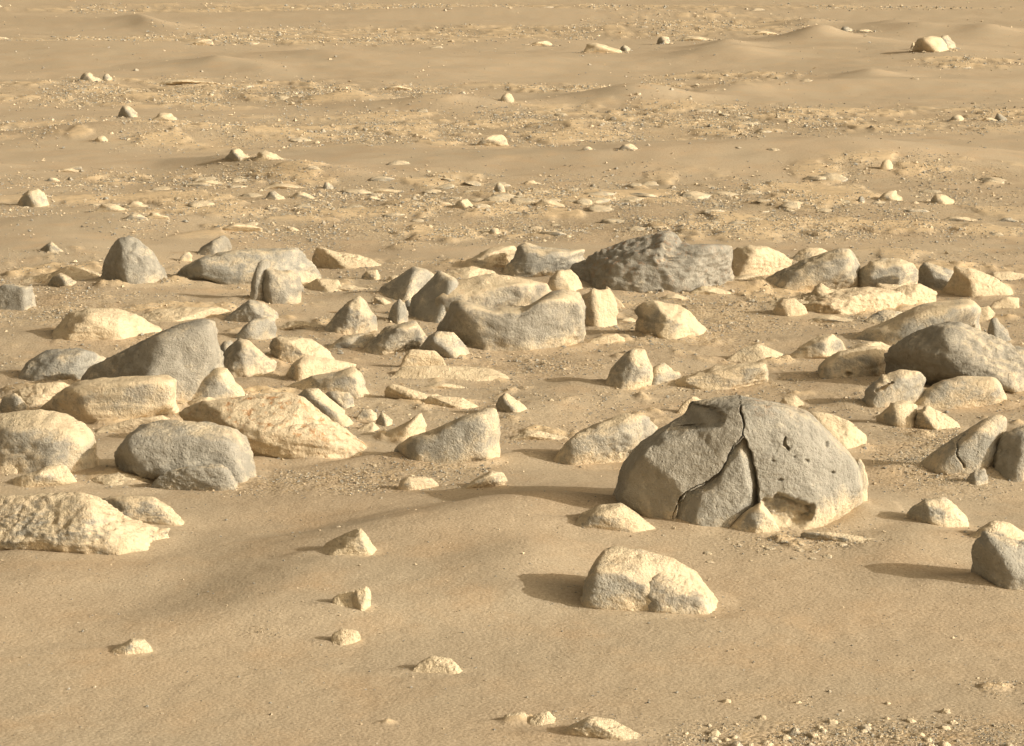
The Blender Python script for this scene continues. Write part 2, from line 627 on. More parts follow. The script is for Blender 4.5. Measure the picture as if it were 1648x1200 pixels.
def simplify(o, tol):
    """main corners of an outline"""
    o = np.array(o, float)
    n = len(o)
    a = int(np.argmin(o[:, 0])); b = int(np.argmax(o[:, 0]))

    def dp(idx):
        if len(idx) < 3:
            return list(idx)
        p, q = o[idx[0]], o[idx[-1]]
        d = q - p
        L = np.hypot(*d) + 1e-9
        e = [abs(d[0] * (o[i][1] - p[1]) - d[1] * (o[i][0] - p[0])) / L for i in idx[1:-1]]
        k = int(np.argmax(e))
        if e[k] < tol:
            return [idx[0], idx[-1]]
        return dp(idx[:k + 2])[:-1] + dp(idx[k + 1:])
    c1 = [(a + i) % n for i in range((b - a) % n + 1)]
    c2 = [(b + i) % n for i in range((a - b) % n + 1)]
    return o[dp(c1)[:-1] + dp(c2)[:-1]]


def rock_points(o, t, inner, base=None):
    o = np.array(o, float)
    o = simplify(o, 0.055 * math.sqrt((o[:, 0].max() - o[:, 0].min()) * (o[:, 1].max() - o[:, 1].min())))
    x0, x1 = o[:, 0].min(), o[:, 0].max()
    by = base or o[:, 1].max()
    ty = o[:, 1].min()
    cx = (x0 + x1) / 2
    k = int(np.argmax(o[:, 1]))
    Y0 = float(ground_hit([o[k, 0]], [by])[0])
    wm = (x1 - x0) * Y0 / FPX
    T = t * wm
    gY = ground_hit(o[:, 0], np.minimum(o[:, 1], by))
    iL, iR = int(np.argmin(o[:, 0])), int(np.argmax(o[:, 0]))
    n = len(o)
    up = set()
    i = iL
    while i != iR:
        up.add(i)
        i = (i + 1) % n
    up.discard(iL)
    hpx = by - ty
    pts, Ys = [], []
    zg = surface(np.array([at_depth(cx, by, Y0)[0]]), np.array([Y0]))[0]
    for i in range(n):
        uu = abs(o[i, 0] - cx) / ((x1 - x0) / 2)
        gap = max(gY[i] - Y0, 0)
        el = 0.5 * T * (1 - math.sqrt(max(0, 1 - uu ** 3.6)))
        if i in up:
            Y = Y0 + min(0.5 * T, 0.72 * gap + 0.02 * T)
            pts.append(at_depth(o[i, 0], o[i, 1], Y))
            bx = cx + (o[i, 0] - cx) * 0.9
            pts.append(at_depth(bx, o[i, 1] + 0.12 * hpx, Y + 0.3 * T))
        else:
            Y = Y0 + min(max(el * 0.5, min(gap, 0.8 * T)), 0.8 * T)
            p = at_depth(o[i, 0], o[i, 1], Y)
            pts.append(p)
            q = p.copy(); q[2] = min(q[2], zg) - 0.10 * hpx * Y0 / FPX - 0.01; pts.append(q)
            b = at_depth(cx + (o[i, 0] - cx) * 0.85, o[i, 1], max(Y0 + 0.5 * T * (1 + math.sqrt(max(0, 1 - uu * uu))), Y + 0.2 * T))
            b[2] = q[2]
            pts.append(b)
    gin = ground_hit([p[0] for p in inner], [min(p[1], by) for p in inner]) if len(inner) else []
    for (px, py, d), gi in zip(inner, gin):
        gi = float(gi) - Y0
        Y = Y0 + min(d * T, max(0.0, 0.85 * gi))
        pts.append(at_depth(px, py, Y))
    return np.array(pts), Y0, wm, hpx * Y0 / FPX, zg


def fit_outline(V, o):
    """stretch the rock sideways and upwards, each point at its own distance, so that its outline has the traced bays and corners"""
    o = np.array(o, float)
    px, py = project(V)
    base = o[:, 1].max()
    cx, cy = (o[:, 0].min() + o[:, 0].max()) / 2, 0.35 * o[:, 1].min() + 0.65 * base
    nb = 144
    ang = (np.arange(nb) + .5) / nb * 2 * math.pi - math.pi
    # outline radius along each direction
    Ro = np.zeros(nb)
    dx, dy = np.cos(ang), np.sin(ang)
    m = len(o)
    for i in range(m):
        a, b = o[i], o[(i + 1) % m]
        ex, ey = b - a
        den = dx * ey - dy * ex
        den = np.where(np.abs(den) < 1e-9, 1e-9, den)
        t = ((a[0] - cx) * ey - (a[1] - cy) * ex) / den
        q = ((a[0] - cx) * dy - (a[1] - cy) * dx) / den
        ok = (t > 0) & (q >= -1e-6) & (q <= 1 + 1e-6)
        Ro = np.where(ok, np.maximum(Ro, t), Ro)
    th = np.arctan2(py - cy, px - cx)
    r = np.hypot(px - cx, py - cy)
    bi = np.clip(((th + math.pi) / (2 * math.pi) * nb).astype(int), 0, nb - 1)
    Rm = np.zeros(nb)
    np.maximum.at(Rm, bi, r)
    good = (Rm > 0) & (Ro > 0)
    k = np.where(good, Ro / np.maximum(Rm, 1e-6), 1.0)
    up = -np.sin(ang)
    k = np.clip(k, 0.97 - 0.30 * sstep(0.1, 0.65, up), 1.3)
    k = 0.25 * np.roll(k, 1) + 0.5 * k + 0.25 * np.roll(k, -1)
    up = -np.sin(ang)
    k = 1 + (k - 1) * sstep(-0.06, 0.16, up)
    x = (th + math.pi) / (2 * math.pi) * nb - .5
    i0 = np.floor(x).astype(int)
    f = x - i0
    kk = k[i0 % nb] * (1 - f) + k[(i0 + 1) % nb] * f
    kk = 1 + (kk - 1) * sstep(0.0, 0.5, r / (Rm[bi] + 1e-6))
    qx, qy = cx + (px - cx) * kk, cy + (py - cy) * kk
    return at_depth(qx, qy, V[:, 1])


STYLE = {   # lump, billow, fine, strata, softness
    's': (0.024, 0.012, 0.008, 0.0, 0.7),     # smooth, wind worn
    'h': (0.016, 0.006, 0.007, 0.0, 0.14),     # smooth hard basalt
    'j': (0.060, 0.016, 0.026, 0.024, 0.12),  # jagged
    'g': (0.030, 0.020, 0.026, 0.0, 0.25),     # granular basalt
    'r': (0.036, 0.018, 0.036, 0.010, 0.2),  # crumbly
    'l': (0.030, 0.016, 0.014, 0.026, 0.3),   # layered, fluted
}


def inside(px, py, poly):
    r = np.zeros(px.shape, bool)
    m = len(poly)
    for i in range(m):
        (x0, y0), (x1, y1) = poly[i], poly[(i + 1) % m]
        if y0 == y1:
            continue
        r ^= ((y0 > py) != (y1 > py)) & (px < (x1 - x0) * (py - y0) / (y1 - y0) + x0)
    return r


def rock_mesh(lobes, style, dust, tone, rust, seed, t, cuts=(), recess=(), level=None, sockets=()):
    Vs, Fs, As, off = [], [], [], 0
    for (o, inner) in lobes:
        P, Y0, wm, hm, zg = rock_points(o, t, inner)
        wpx = wm * FPX / Y0
        lv = level or (6 if wpx > 250 else 5 if wpx > 75 else 4 if wpx > 28 else 3)
        lump, bil, fine, strat, soft = STYLE[style]
        V, F = star_mesh(P, lv, soft, seed, 2 if style == 'h' else 9)
        S = (wm * hm) ** 0.5 * 0.6
        nrm = vnormals(V, F)
        q = V + np.array([seed * 3.71, seed * 1.37, seed * 7.77])
        wq = q / S + 0.35 * np.stack([perlin(q / S * 1.3 + k * 31) for k in range(3)], 1)
        d = lump * fbm(wq * 1.1, 3) - bil * billow(wq * (4.6 if style in 'rj' else 2.2), 3) + fine * fbm(q / S * 9, 3, 0.6)
        # large chips: flat bites taken out of the surface
        ch = perlin(wq * 0.9 + 50)
        d -= (0.5 + 6 * bil) * 0.09 * np.clip(ch - 0.25, 0, 1)
        if lv >= 4:
            gs = max(S, 0.12)
            d += 0.012 * fbm(q / gs * 26, 2, 0.6) * {'s': 0.6, 'h': 0.35}.get(style, 1.0)
        # hairline joints and scattered pits
        if style != 'h' and lv >= 4:
            jn = perlin(wq * 0.8 + 23)
            d -= 0.022 * np.exp(-(jn / 0.03) ** 2) * sstep(-0.1, 0.25, perlin(wq * 1.1 + 61))
            d -= (0.07 if style == 'r' else 0.05) * np.clip(perlin(q / S * 8.5 + 11) - 0.36, 0, 1) * sstep(-.1, .4, perlin(q / S * 1.2 + 71))
        if strat:
            a = seed * 2.4
            ax = np.array([0.15 * math.sin(a), 0.25 * math.cos(a), 1.0])
            ax /= np.linalg.norm(ax)
            hq = (q @ ax)[:, None] * ax
            sq = (q - hq) / S * 0.9 + hq / S * 7
            d += strat * fbm(sq, 3, 0.6)
        V = V + nrm * (d * S)[:, None]
        V = fit_outline(V, o)
        if len(cuts) or len(recess):
            for _ in range(2 if len(cuts) else 0):
                px, py = project(V)
                sd = np.min([seg_dist(px, py, c_[0]) for c_ in cuts], axis=0)
                V, F, nrm = refine(V, F, nrm, (sd[F].min(1) < 7) & (nrm[F][:, :, 1].mean(1) < 0.2))
            px, py = project(V)
            frn = np.clip(-nrm[:, 1] * 2.5 + 0.4, 0, 1)
            jit = 2.5 * perlin(V * 40)
            for (poly, wd, dp) in cuts:
                sd = seg_dist(px + jit, py + 1.5 * perlin(V * 33 + 5), poly)
                ww = wd * (0.85 + 0.7 * perlin(V * 14 + 8)) * (1 + 0.25 * perlin(V * 70))
                V[:, 1] += frn * dp * (1 - sstep(0.45 * ww, 1.15 * ww, sd))
            q = V + np.array([seed * 3.71, seed * 1.37, seed * 7.77])
            for (poly, dp) in sockets:
                qx_, qy_ = px + jit, py + 1.5 * perlin(V * 33 + 5)
                sd = seg_dist(qx_, qy_, poly + poly[:1]) * np.where(inside(qx_, qy_, poly), 1, -1)
                V[:, 1] += frn * dp * sstep(-0.8, 1.2, sd)
            for (cx, cy, rx, ry, dp, rot) in recess:
                ca, sa = math.cos(rot), math.sin(rot)
                a = ((px - cx) * ca + (py - cy) * sa) / rx
                b = (-(px - cx) * sa + (py - cy) * ca) / ry
                rr = np.sqrt(a * a + b * b) + 0.30 * perlin(V * 19 + 3) + 0.15 * perlin(V * 60)
                w_ = 1 - sstep(0.72, 1.05, rr)
                V[:, 1] += frn * dp * w_
                V += nrm * (0.30 * abs(dp) * w_ * fbm(V * 38, 4, .65))[:, None]
        nrm = vnormals(V, F)
        hh = (V[:, 2] - zg) / max(hm, 1e-3)
        dd = dust + 0.09 + (0.22 + 0.16 * min(1, max(0, dust * 2))) * np.clip((nrm[:, 2] - 0.35) / 0.6, -0.35, 1) + 0.30 * (1 - sstep(0.0, 0.42, hh)) \
            + 0.22 * fbm(q / S * 1.4 + 80, 3) + 0.17 * np.clip(nrm[:, 0], -0.5, 1)   # dust settles on top and at the foot; right-facing sides are paler
        rs = np.clip(rust * (0.3 + 0.9 * np.clip(nrm[:, 2], 0, 1)), 0, 1)
        Vs.append(V); Fs.append(F + off); off += len(V)
        As.append((dd, np.full(len(V), tone), rs))
    V = np.concatenate(Vs); F = np.concatenate(Fs)
    at = {'dust': np.concatenate([a[0] for a in As]), 'tone': np.concatenate([a[1] for a in As]), 'rust': np.concatenate([a[2] for a in As])}
    return V, F, at


FEET = []
_seed = [0]


def rock(name, label, lobes, style='g', dust=0.2, tone=0.6, rust=0.0, t=0.75, cat=None, **kw):
    """lobes: one (outline, inner) or a list of them"""
    _seed[0] += 1
    if isinstance(lobes, tuple):
        lobes = [lobes]
    parts = kw.pop('parts', None)
    cat = cat or ('boulder' if 'boulder' in name else 'rock' if 'rock' in name else 'stone')
    if parts:
        dl = dust if isinstance(dust, tuple) else (dust,) * len(lobes)
        ms = [rock_mesh([lb], style, dl[k], tone, rust, _seed[0] + 0.37 * k, t, **kw) for k, lb in enumerate(lobes)]
        A = np.concatenate([m[0] for m in ms])
        c = np.array([(A[:, 0].min() + A[:, 0].max()) / 2, (A[:, 1].min() + A[:, 1].max()) / 2, A[:, 2].min()])
        FEET.append((A[:, 0].min(), A[:, 0].max(), A[:, 1].min(), A[:, 1].max(), A[:, 2].max() - c[2]))
        root = link(name, None, label, cat, loc=c)
        for pn, (V, F, at) in zip(parts, ms):
            link(pn, mesh_from(pn, V - c, F, M_ROCK, at), parent=root)
        return root
    V, F, at = rock_mesh(lobes, style, dust, tone, rust, _seed[0], t, **kw)
    c = np.array([(V[:, 0].min() + V[:, 0].max()) / 2, (V[:, 1].min() + V[:, 1].max()) / 2, V[:, 2].min()])
    FEET.append((V[:, 0].min(), V[:, 0].max(), V[:, 1].min(), V[:, 1].max(), V[:, 2].max() - c[2]))
    me = mesh_from(name, V - c, F, M_ROCK, at)
    return link(name, me, label, cat, loc=c)


# ------------------------------------------------------------------ back row, left
rock('boulder', 'dark grey rounded boulder standing alone at left of the back row',
     ([(158,456),(161,440),(168,418),(178,398),(190,383),(207,380),(220,382),(232,393),(247,405),(260,428),(270,440),(266,447),(250,455),(215,461),(175,460)],
      [(198,400,.12),(205,425,.06),(200,445,.02),(235,420,.12)]), 'g', 0.0, .25, t=.8)
rock('stone', 'small brown pointed stone left of the dark rounded boulder',
     ([(74,459),(85,445),(97,439),(105,442),(120,452),(136,459),(110,462)], [(100,445,.05)]), 'r', .3, .5)
rock('flat_rock', 'low peach ledge behind the small brown pointed stone',
     ([(18,456),(40,446),(80,440),(110,427),(135,431),(165,440),(165,450),(100,457)], []), 'r', .75, .8, .4, t=.6)
rock('rock', 'dark grey block cut by left picture edge, back row',
     ([(-12,500),(-8,465),(15,457),(40,461),(52,460),(53,470),(57,478),(52,482),(41,484),(38,501),(15,503)], [(40,464,.05),(38,490,.0)]), 'g', .05, .3)
rock('stone', 'small grey stone on sand above the left ledge',
     ([(62,402),(73,394),(83,389),(90,396),(104,405),(80,407)], [(80,393,.1)]), 'g', .2, .6)
rock('boulder', 'long grey boulder behind the split upright block',
     ([(275,446),(290,430),(310,420),(330,411),(360,404),(400,401),(450,399),(480,399),(490,407),(500,420),(513,430),(518,440),(515,448),(490,452),(440,460),(400,462),(345,460),(300,453)],
      [(322,416,.10),(328,440,.02),(440,410,.18),(430,450,.0)]), 'g', .12, .8, t=.5)
rock('rock', 'angular grey rock perched behind the long grey boulder',
     ([(314,410),(325,397),(345,385),(358,380),(368,386),(373,395),(374,406),(345,414)], [(344,398,.05),(348,386,.2)]), 'g', .05, .5)
rock('stone', 'pale triangular chip leaning left of the long grey boulder',
     ([(284,421),(295,408),(302,404),(310,413),(306,419)], []), 's', .5, .9)
rock('split_boulder', 'split upright grey block with bright cream right face',
     [([(399,488),(402,465),(409,440),(415,423),(424,417),(436,422),(428,450),(419,487)], [(412,470,.0)]),
      ([(418,487),(420,460),(427,428),(440,434),(470,437),(482,445),(488,470),(478,478),(464,487),(435,491)], [(434,449,.06),(448,470,.0),(463,485,.0),(455,444,.1)])],
     'g', .12, .6, t=.9, cat='boulder', parts=('blade', 'block'))
rock('rock', 'low grey mound in front of the split upright block',
     ([(354,518),(370,505),(390,490),(402,482),(425,487),(445,500),(450,510),(440,521),(400,523)], [(400,492,.1)]), 'g', .1, .7)
rock('rock', 'smooth blue grey block below the low grey mound',
     ([(374,548),(392,525),(408,513),(440,511),(446,530),(436,545),(400,549)], [(400,520,.05),(405,545,0)]), 's', .15, 1.0)
rock('flat_rock', 'peach wedge slab lying right of the long grey boulder',
     ([(497,426),(508,400),(516,394),(530,404),(580,410),(610,421),(622,429),(560,434)], []), 'r', .8, .9, .2, t=.5)
rock('stone', 'low cream stone right of the split upright block',
     ([(480,464),(510,448),(545,450),(551,463),(556,468),(530,471),(500,469)], []), 's', .75, 1)
rock('stone', 'small grey and cream stone beyond the shaded slabs',
     ([(578,449),(590,436),(605,434),(613,444),(606,451)], []), 'g', .4, .8)
# ------------------------------------------------------------------ centre cluster
rock('flat_rock', 'shaded tilted slab at the left end of the centre cluster',
     ([(603,478),(612,462),(640,445),(665,428),(685,432),(700,442),(698,460),(670,484),(640,487)], [(668,440,.15),(664,480,.0)]), 's', .1, .6, t=1.3)
rock('flat_rock', 'steep shaded slab leaning over the centre boulder',
     ([(655,515),(662,480),(690,452),(706,434),(735,448),(745,470),(725,510),(700,525)], [(728,452,.1),(715,510,.0)]), 's', .15, .7, t=1.3)
rock('boulder', 'broad grey ridge forming the back of the centre boulder',
     ([(690,515),(696,475),(735,452),(790,440),(830,446),(880,455),(890,470),(885,500),(800,508),(730,525)],
      [(700,478,.05),(745,475,.05),(770,465,.15),(835,462,.12)]), 'g', .35, .9, .2, t=.6)
rock('boulder', 'large pale grey hollow topped boulder in the centre of the picture',
     ([(698,537),(718,503),(727,484),(745,481),(765,490),(795,498),(845,501),(862,487),(880,470),(905,465),(932,469),(943,490),(941,530),(934,548),(890,561),(850,568),(790,568),(765,557),(735,542)],
      [(742,492,.05),(770,540,.02),(845,520,.0),(900,480,.07),(890,545,.0),(935,505,.10),(800,505,.1)]), 'g', .2, .9, t=.6)
rock('rock', 'bright cream block against the right side of the centre boulder',
     ([(932,524),(938,480),(955,467),(980,466),(990,485),(995,510),(985,526),(960,530)], [(950,475,.1),(955,520,.0)]), 's', .7, 1)
rock('stone', 'thin cream spike right of the cream block',
     ([(970,496),(974,470),(978,460),(990,477),(1009,497),(985,498)], []), 's', .8, 1)
rock('rock', 'knobbly cream rock sitting above the centre boulder',
     ([(878,468),(885,447),(900,436),(918,434),(930,447),(940,464),(920,472)], [(895,445,.1)]), 'r', .6, 1)
rock('boulder', 'big dark flat topped boulder with streaked left ramp, back row centre',
     ([(896,446),(930,421),(965,402),(1010,385),(1050,377),(1078,369),(1092,379),(1100,391),(1130,392),(1170,391),(1182,399),(1178,425),(1165,440),(1140,450),(1110,462),(1080,471),(1035,476),(990,472),(940,458)],
      [(1028,413,.08),(1064,402,.07),(1092,390,.10),(985,420,.14),(1050,466,.0),(1140,446,.02),(1165,395,.12)]), 'j', -.05, .45, .5, t=.55)
rock('rock', 'grey rock with bright right tip left of the big dark boulder',
     ([(806,443),(825,418),(834,395),(847,390),(870,397),(905,400),(946,401),(932,415),(905,428),(880,442),(840,448)], [(846,408,.05),(850,440,0),(905,405,.1)]), 'g', .15, .8, t=.7)
rock('flat_rock', 'pale slab with dark edge at the upper left of the centre cluster',
     ([(728,434),(765,412),(790,398),(828,395),(834,405),(818,418),(780,436)], [(785,408,.05)]), 'l', .6, .9, t=.8)
rock('flat_rock', 'flat peach slab between the shaded slabs and pale slab',
     ([(690,452),(720,436),(760,428),(800,436),(795,446),(750,452)], []), 'r', .8, .9, .3, t=.7)
rock('stone', 'small cream chip in shade below the shaded slab',
     ([(600,489),(603,478),(615,479),(631,487),(622,491)], []), 's', .7, 1)
rock('rock', 'blunt pyramid rock standing left of the centre cluster',
     ([(514,543),(525,525),(540,505),(560,485),(578,475),(590,485),(597,500),(608,511),(590,526),(570,539),(545,542)], [(556,500,.12),(540,534,.03),(580,500,.08)]), 'g', .25, .8, t=.9)
rock('stone', 'small grey spire in the shade of the centre cluster',
     ([(622,517),(630,495),(643,480),(652,490),(660,516),(640,523)], [(642,500,.02)]), 's', .1, .7)
rock('stone', 'pointed brown chip beside the small grey spire',
     ([(648,505),(652,485),(658,482),(666,493),(664,506)], []), 's', .3, .6)
rock('rock', 'rough brown rock in front of the small grey spire',
     ([(578,568),(600,546),(620,526),(668,515),(680,530),(690,546),(676,558),(640,566),(600,572)], [(640,530,.05),(628,560,.0),(668,525,.08)]), 'r', .2, .6, t=.8)
rock('rock', 'grey dome rock below the centre boulder',
     ([(672,563),(690,540),(705,533),(730,535),(745,550),(758,568),(735,576),(710,573),(690,569)], [(700,545,.06)]), 'g', .15, .7)
rock('flat_rock', 'long cream slab lying under a blocky cream step',
     [([(618,613),(635,600),(648,588),(720,589),(790,591),(815,603),(823,614),(790,617),(700,608),(640,611)], []),
      ([(640,594),(650,573),(660,562),(700,564),(712,575),(721,592),(690,594)], [(660,570,.05)])], 's', .75, 1, t=.4, parts=('base', 'step'))
rock('flat_rock', 'low cream slab with knobbly left end below the long cream slab',
     [([(617,632),(622,622),(632,617),(650,622),(690,635),(740,645),(690,650),(640,641)], []),
      ([(680,648),(690,636),(745,640),(772,654),(745,658)], [])], 'r', .72, 1, t=.5, parts=('knob', 'tail'))
rock('stone', 'small dark pointed stone on a cream foot near the upright slab',
     ([(796,656),(803,640),(815,632),(825,640),(850,656),(835,665),(805,663)], [(812,642,.05)]), 'r', .25, .4)
rock('flat_rock', 'blue grey upright slab rising to a tip at right, cream at its foot',
     ([(630,722),(660,702),(700,690),(740,671),(783,657),(797,655),(803,670),(806,700),(796,728),(750,741),(690,749),(655,743)],
      [(672,708,.05),(682,744,.0),(788,664,.10),(770,730,.0),(740,682,.10)]), 's', .30, 1.0, t=.55)
rock('stone', 'rounded brown stone left of the three little stones',
     ([(569,677),(582,660),(595,658),(607,666),(604,678)], []), 's', .35, .7)
rock('stone', 'small brown pyramid stone in the row of little stones',
     ([(602,681),(615,664),(622,668),(633,677),(622,686)], []), 's', .3, .6)
rock('stone', 'low cream stone in front of the little stones',
     ([(568,694),(585,684),(600,678),(612,690),(600,695)], []), 'r', .6, .9)
rock('rock', 'small cream wedge rock with shaded left side by the upright slab',
     ([(600,711),(630,691),(660,676),(677,662),(688,686),(672,702),(640,710)], [(664,682,.03),(655,705,0)]), 's', .6, .9, t=.9)
rock('rock', 'wedge rock with bright rounded right end, left of centre',
     ([(452,624),(500,605),(545,597),(568,589),(582,600),(593,625),(597,636),(585,641),(560,634),(500,634)], [(562,602,.02),(568,637,.0)]), 's', .3, .8, t=.6)
rock('rock', 'brown rock with dark hollow underside, left centre',
     ([(350,588),(365,560),(385,544),(400,547),(430,574),(448,583),(442,592),(400,608),(360,608)], [(395,555,.08),(400,598,.0)]), 'r', .25, .6, t=.8)
rock('rock', 'pale rounded rock leaning right of the brown hollow rock',
     ([(432,556),(440,543),(455,541),(500,545),(525,560),(547,580),(530,587),(490,582),(450,580)], [(455,550,.05),(470,575,.0)]), 'r', .5, .9, t=.7)
rock('rock', 'long pale rock lying below the pale rounded rock',
     ([(456,608),(470,585),(490,572),(530,577),(578,586),(560,597),(520,602),(480,617)], [(480,588,.05)]), 's', .55, .9, t=.6)
rock('rock', 'grey and cream elongated lump at the top of the big peach mass',
     ([(474,640),(490,626),(512,624),(530,640),(555,660),(575,684),(555,688),(520,670)], [(500,634,.1),(540,665,.02)]), 's', .35, .9, t=.6)
rock('stone', 'small bluish rough block right of the elongated lump',
     ([(518,637),(530,630),(560,632),(568,640),(572,656),(555,659),(535,653)], []), 'r', .2, 1)
# ------------------------------------------------------------------ left, middle rows
rock('boulder', 'pale rounded boulder with dark left facet, far left middle row',
     ([(78,546),(90,525),(110,503),(140,496),(190,496),(225,507),(245,520),(268,531),(240,539),(190,551),(130,553),(90,552)], [(134,504,.10),(112,546,.02),(190,515,.15)]), 'g', .62, .9, .1, t=.8)
rock('flat_rock', 'flat broken peach ledge behind the big ramp boulder',
     ([(210,514),(250,497),(310,495),(350,493),(385,503),(340,513),(270,520)], []), 'r', .85, 1, .2, t=.6)
rock('boulder', 'dark rounded boulder at far left below the pale one',
     ([(24,616),(32,598),(45,580),(75,563),(125,560),(150,565),(177,578),(168,597),(125,612),(80,617),(40,619)], [(52,590,.08),(60,615,.0),(132,565,.2),(120,600,.02)]), 'g', .05, .35, t=.8)
rock('boulder', 'large grey ramp boulder rising to a blunt right end',
     ([(120,610),(145,590),(215,555),(265,530),(310,515),(342,514),(350,525),(350,550),(362,572),(356,600),(330,635),(295,648),(200,652),(140,632)],
      [(262,543,.06),(272,605,.0),(340,545,.10),(222,580,.20),(320,525,.2)]), 'g', .08, .7, t=.7)
rock('rock', 'small grey ramp rock in front of the large ramp boulder',
     ([(283,638),(300,618),(350,591),(365,592),(375,605),(384,626),(408,642),(360,648),(300,648)], [(352,602,.03),(345,644,.0)]), 's', .3, 1, t=.7)
rock('boulder', 'layered cream block with shaded stepped left end',
     ([(62,658),(100,625),(130,612),(200,606),(270,602),(284,608),(284,640),(276,650),(210,661),(150,686),(120,684),(72,668)],
      [(131,622,.04),(158,676,.0),(276,615,.06),(200,625,.06),(270,645,.02)]), 'l', .62, .9, .15, t=.6)
rock('flat_rock', 'peach slab behind the rounded boulder at the left edge',
     ([(5,650),(25,628),(60,617),(100,614),(120,622),(90,645),(50,656)], []), 'r', .8, 1, .3, t=.6)
rock('stone', 'cream and brown stone at the left edge above the rounded boulder',
     ([(-5,664),(5,640),(25,632),(38,645),(48,655),(30,668)], [(28,640,.05)]), 's', .35, .7)
rock('boulder', 'rounded light grey boulder cut by the left picture edge',
     ([(-62,752),(-52,690),(-10,668),(40,660),(75,660),(110,667),(140,684),(153,700),(159,735),(157,765),(120,768),(60,770),(0,772)],
      [(60,690,.06),(110,700,.05),(100,750,.0),(10,720,.02)]), 'g', .32, 1.0, t=.8)
rock('boulder', 'broad grey flat topped boulder at left with rough slab before it',
     ([(176,750),(185,725),(205,700),(230,682),(270,676),(330,679),(380,689),(398,705),(410,735),(413,768),(398,779),(330,770),(250,768),(200,759)],
      [(216,706,.08),(222,755,.02),(292,708,.05),(370,712,.08),(280,690,.28),(300,765,.0),(390,760,.05)]), 'g', .05, .7, t=.7)
rock('flat_rock', 'rough dark grey slab lying in front of the broad boulder',
     ([(242,779),(262,760),(300,751),(355,746),(370,755),(383,780),(379,791),(340,790),(260,783)], [(355,752,.15),(300,760,.2)]), 'r', .08, .7, t=.30)
rock('flat_rock', 'small cream slab below the rounded boulder at the left edge',
     ([(15,790),(22,768),(60,757),(75,750),(105,747),(118,765),(127,777),(90,779),(60,788)], [(62,762,.05)]), 's', .55, .9, t=.6)
rock('stone', 'bright cream tip at the left edge before the rounded boulder',
     ([(-10,770),(0,748),(18,741),(35,743),(44,762),(20,772)], []), 's', .9, 1)
rock('flat_rock', 'flat peach slab between rounded boulder and broad boulder',
     ([(140,776),(155,766),(190,761),(225,766),(256,778),(220,782),(170,784)], []), 'r', .75, 1, .2, t=.5)
rock('flat_rock', 'peach strip of rock under the layered cream block',
     ([(148,700),(165,686),(210,675),(260,668),(280,674),(250,684),(200,694)], []), 'r', .8, 1, .2, t=.4)
rock('boulder', 'wide peach mass with rusty pits, left of centre',
     ([(283,664),(320,645),(400,636),(460,630),(490,639),(520,664),(560,690),(585,705),(591,718),(581,735),(540,741),(450,738),(390,734),(335,700),(300,682)],
      [(440,694,.04),(520,700,.06),(470,652,.42),(400,700,.05),(350,660,.3),(560,725,.02)]), 'l', .80, 1, .9, t=.75)
rock('outcrop', 'big cream grey outcrop with ragged right end, lower left edge',
     [([(-60,884),(-60,803),(30,795),(130,791),(162,800),(185,816),(215,836),(242,852),(268,856),(240,870),(236,886),(195,893),(130,884),(50,876)],
       [(60,805,.35),(130,805,.2),(100,840,.1),(180,840,.05),(195,885,.0),(60,860,.02)]),
      ([(140,818),(160,802),(200,798),(246,799),(275,815),(292,835),(302,845),(280,848),(245,838),(200,842),(165,832)], [(200,806,.2),(250,808,.1),(285,838,.0)]),
      ([(196,872),(206,852),(232,846),(258,850),(276,849),(270,858),(245,866),(228,878)], [])],
     'g', .34, 1.0, .1, t=.6, cat='outcrop', parts=('ledge', 'spur', 'ragged_tip'))
# ------------------------------------------------------------------ foreground
rock('stone', 'small cream wedge with fluted left side on the drift crest',
     ([(506,886),(530,870),(570,852),(580,849),(590,860),(606,886),(598,895),(570,892),(530,894)], [(580,862,.02),(592,890,.0)]), 'l', .5, .9, t=.7)
rock('stone', 'two lobed cream stone alone on the foreground sand',
     [([(533,981),(536,962),(550,953),(572,951),(582,962),(580,981),(555,983)], []),
      ([(566,976),(572,950),(590,944),(597,955),(596,970),(583,985)], [])], 's', .55, 1, t=.9, parts=('lobe', 'dome'))
rock('stone', 'small knobbly cream stone below the two lobed one',
     ([(531,1037),(535,1020),(550,1012),(575,1015),(581,1025),(571,1035),(550,1040)], []), 'r', .7, 1)
rock('stone', 'smooth cream dome stone at far left of the foreground sand',
     ([(168,1052),(190,1040),(212,1027),(232,1028),(245,1042),(249,1051),(200,1055)], [(212,1034,.1)]), 's', .55, 1, t=.8)
rock('stone', 'grooved cream stone at the bottom centre left of the foreground',
     ([(658,1082),(675,1065),(695,1055),(725,1059),(740,1072),(747,1082),(735,1086),(680,1085)], []), 'l', .6, 1, t=.7)
rock('stone', 'low cream stone cut into sand at the bottom edge',
     ([(900,1183),(920,1165),(950,1152),(985,1157),(1020,1175),(1042,1189),(1010,1194),(940,1190)], [(945,1160,.1)]), 'r', .5, 1, t=.7)
rock('stone', 'half buried peach crumb at the bottom edge, left of the low stone',
     ([(845,1163),(862,1150),(880,1145),(895,1155),(890,1166),(865,1169)], []), 'r', .8, 1, .2)
rock('stone', 'flat peach crust barely above sand near the bottom edge',
     ([(800,1160),(815,1150),(840,1147),(860,1155),(845,1163),(820,1165)], []), 'r', .8, 1, .5, t=.5)
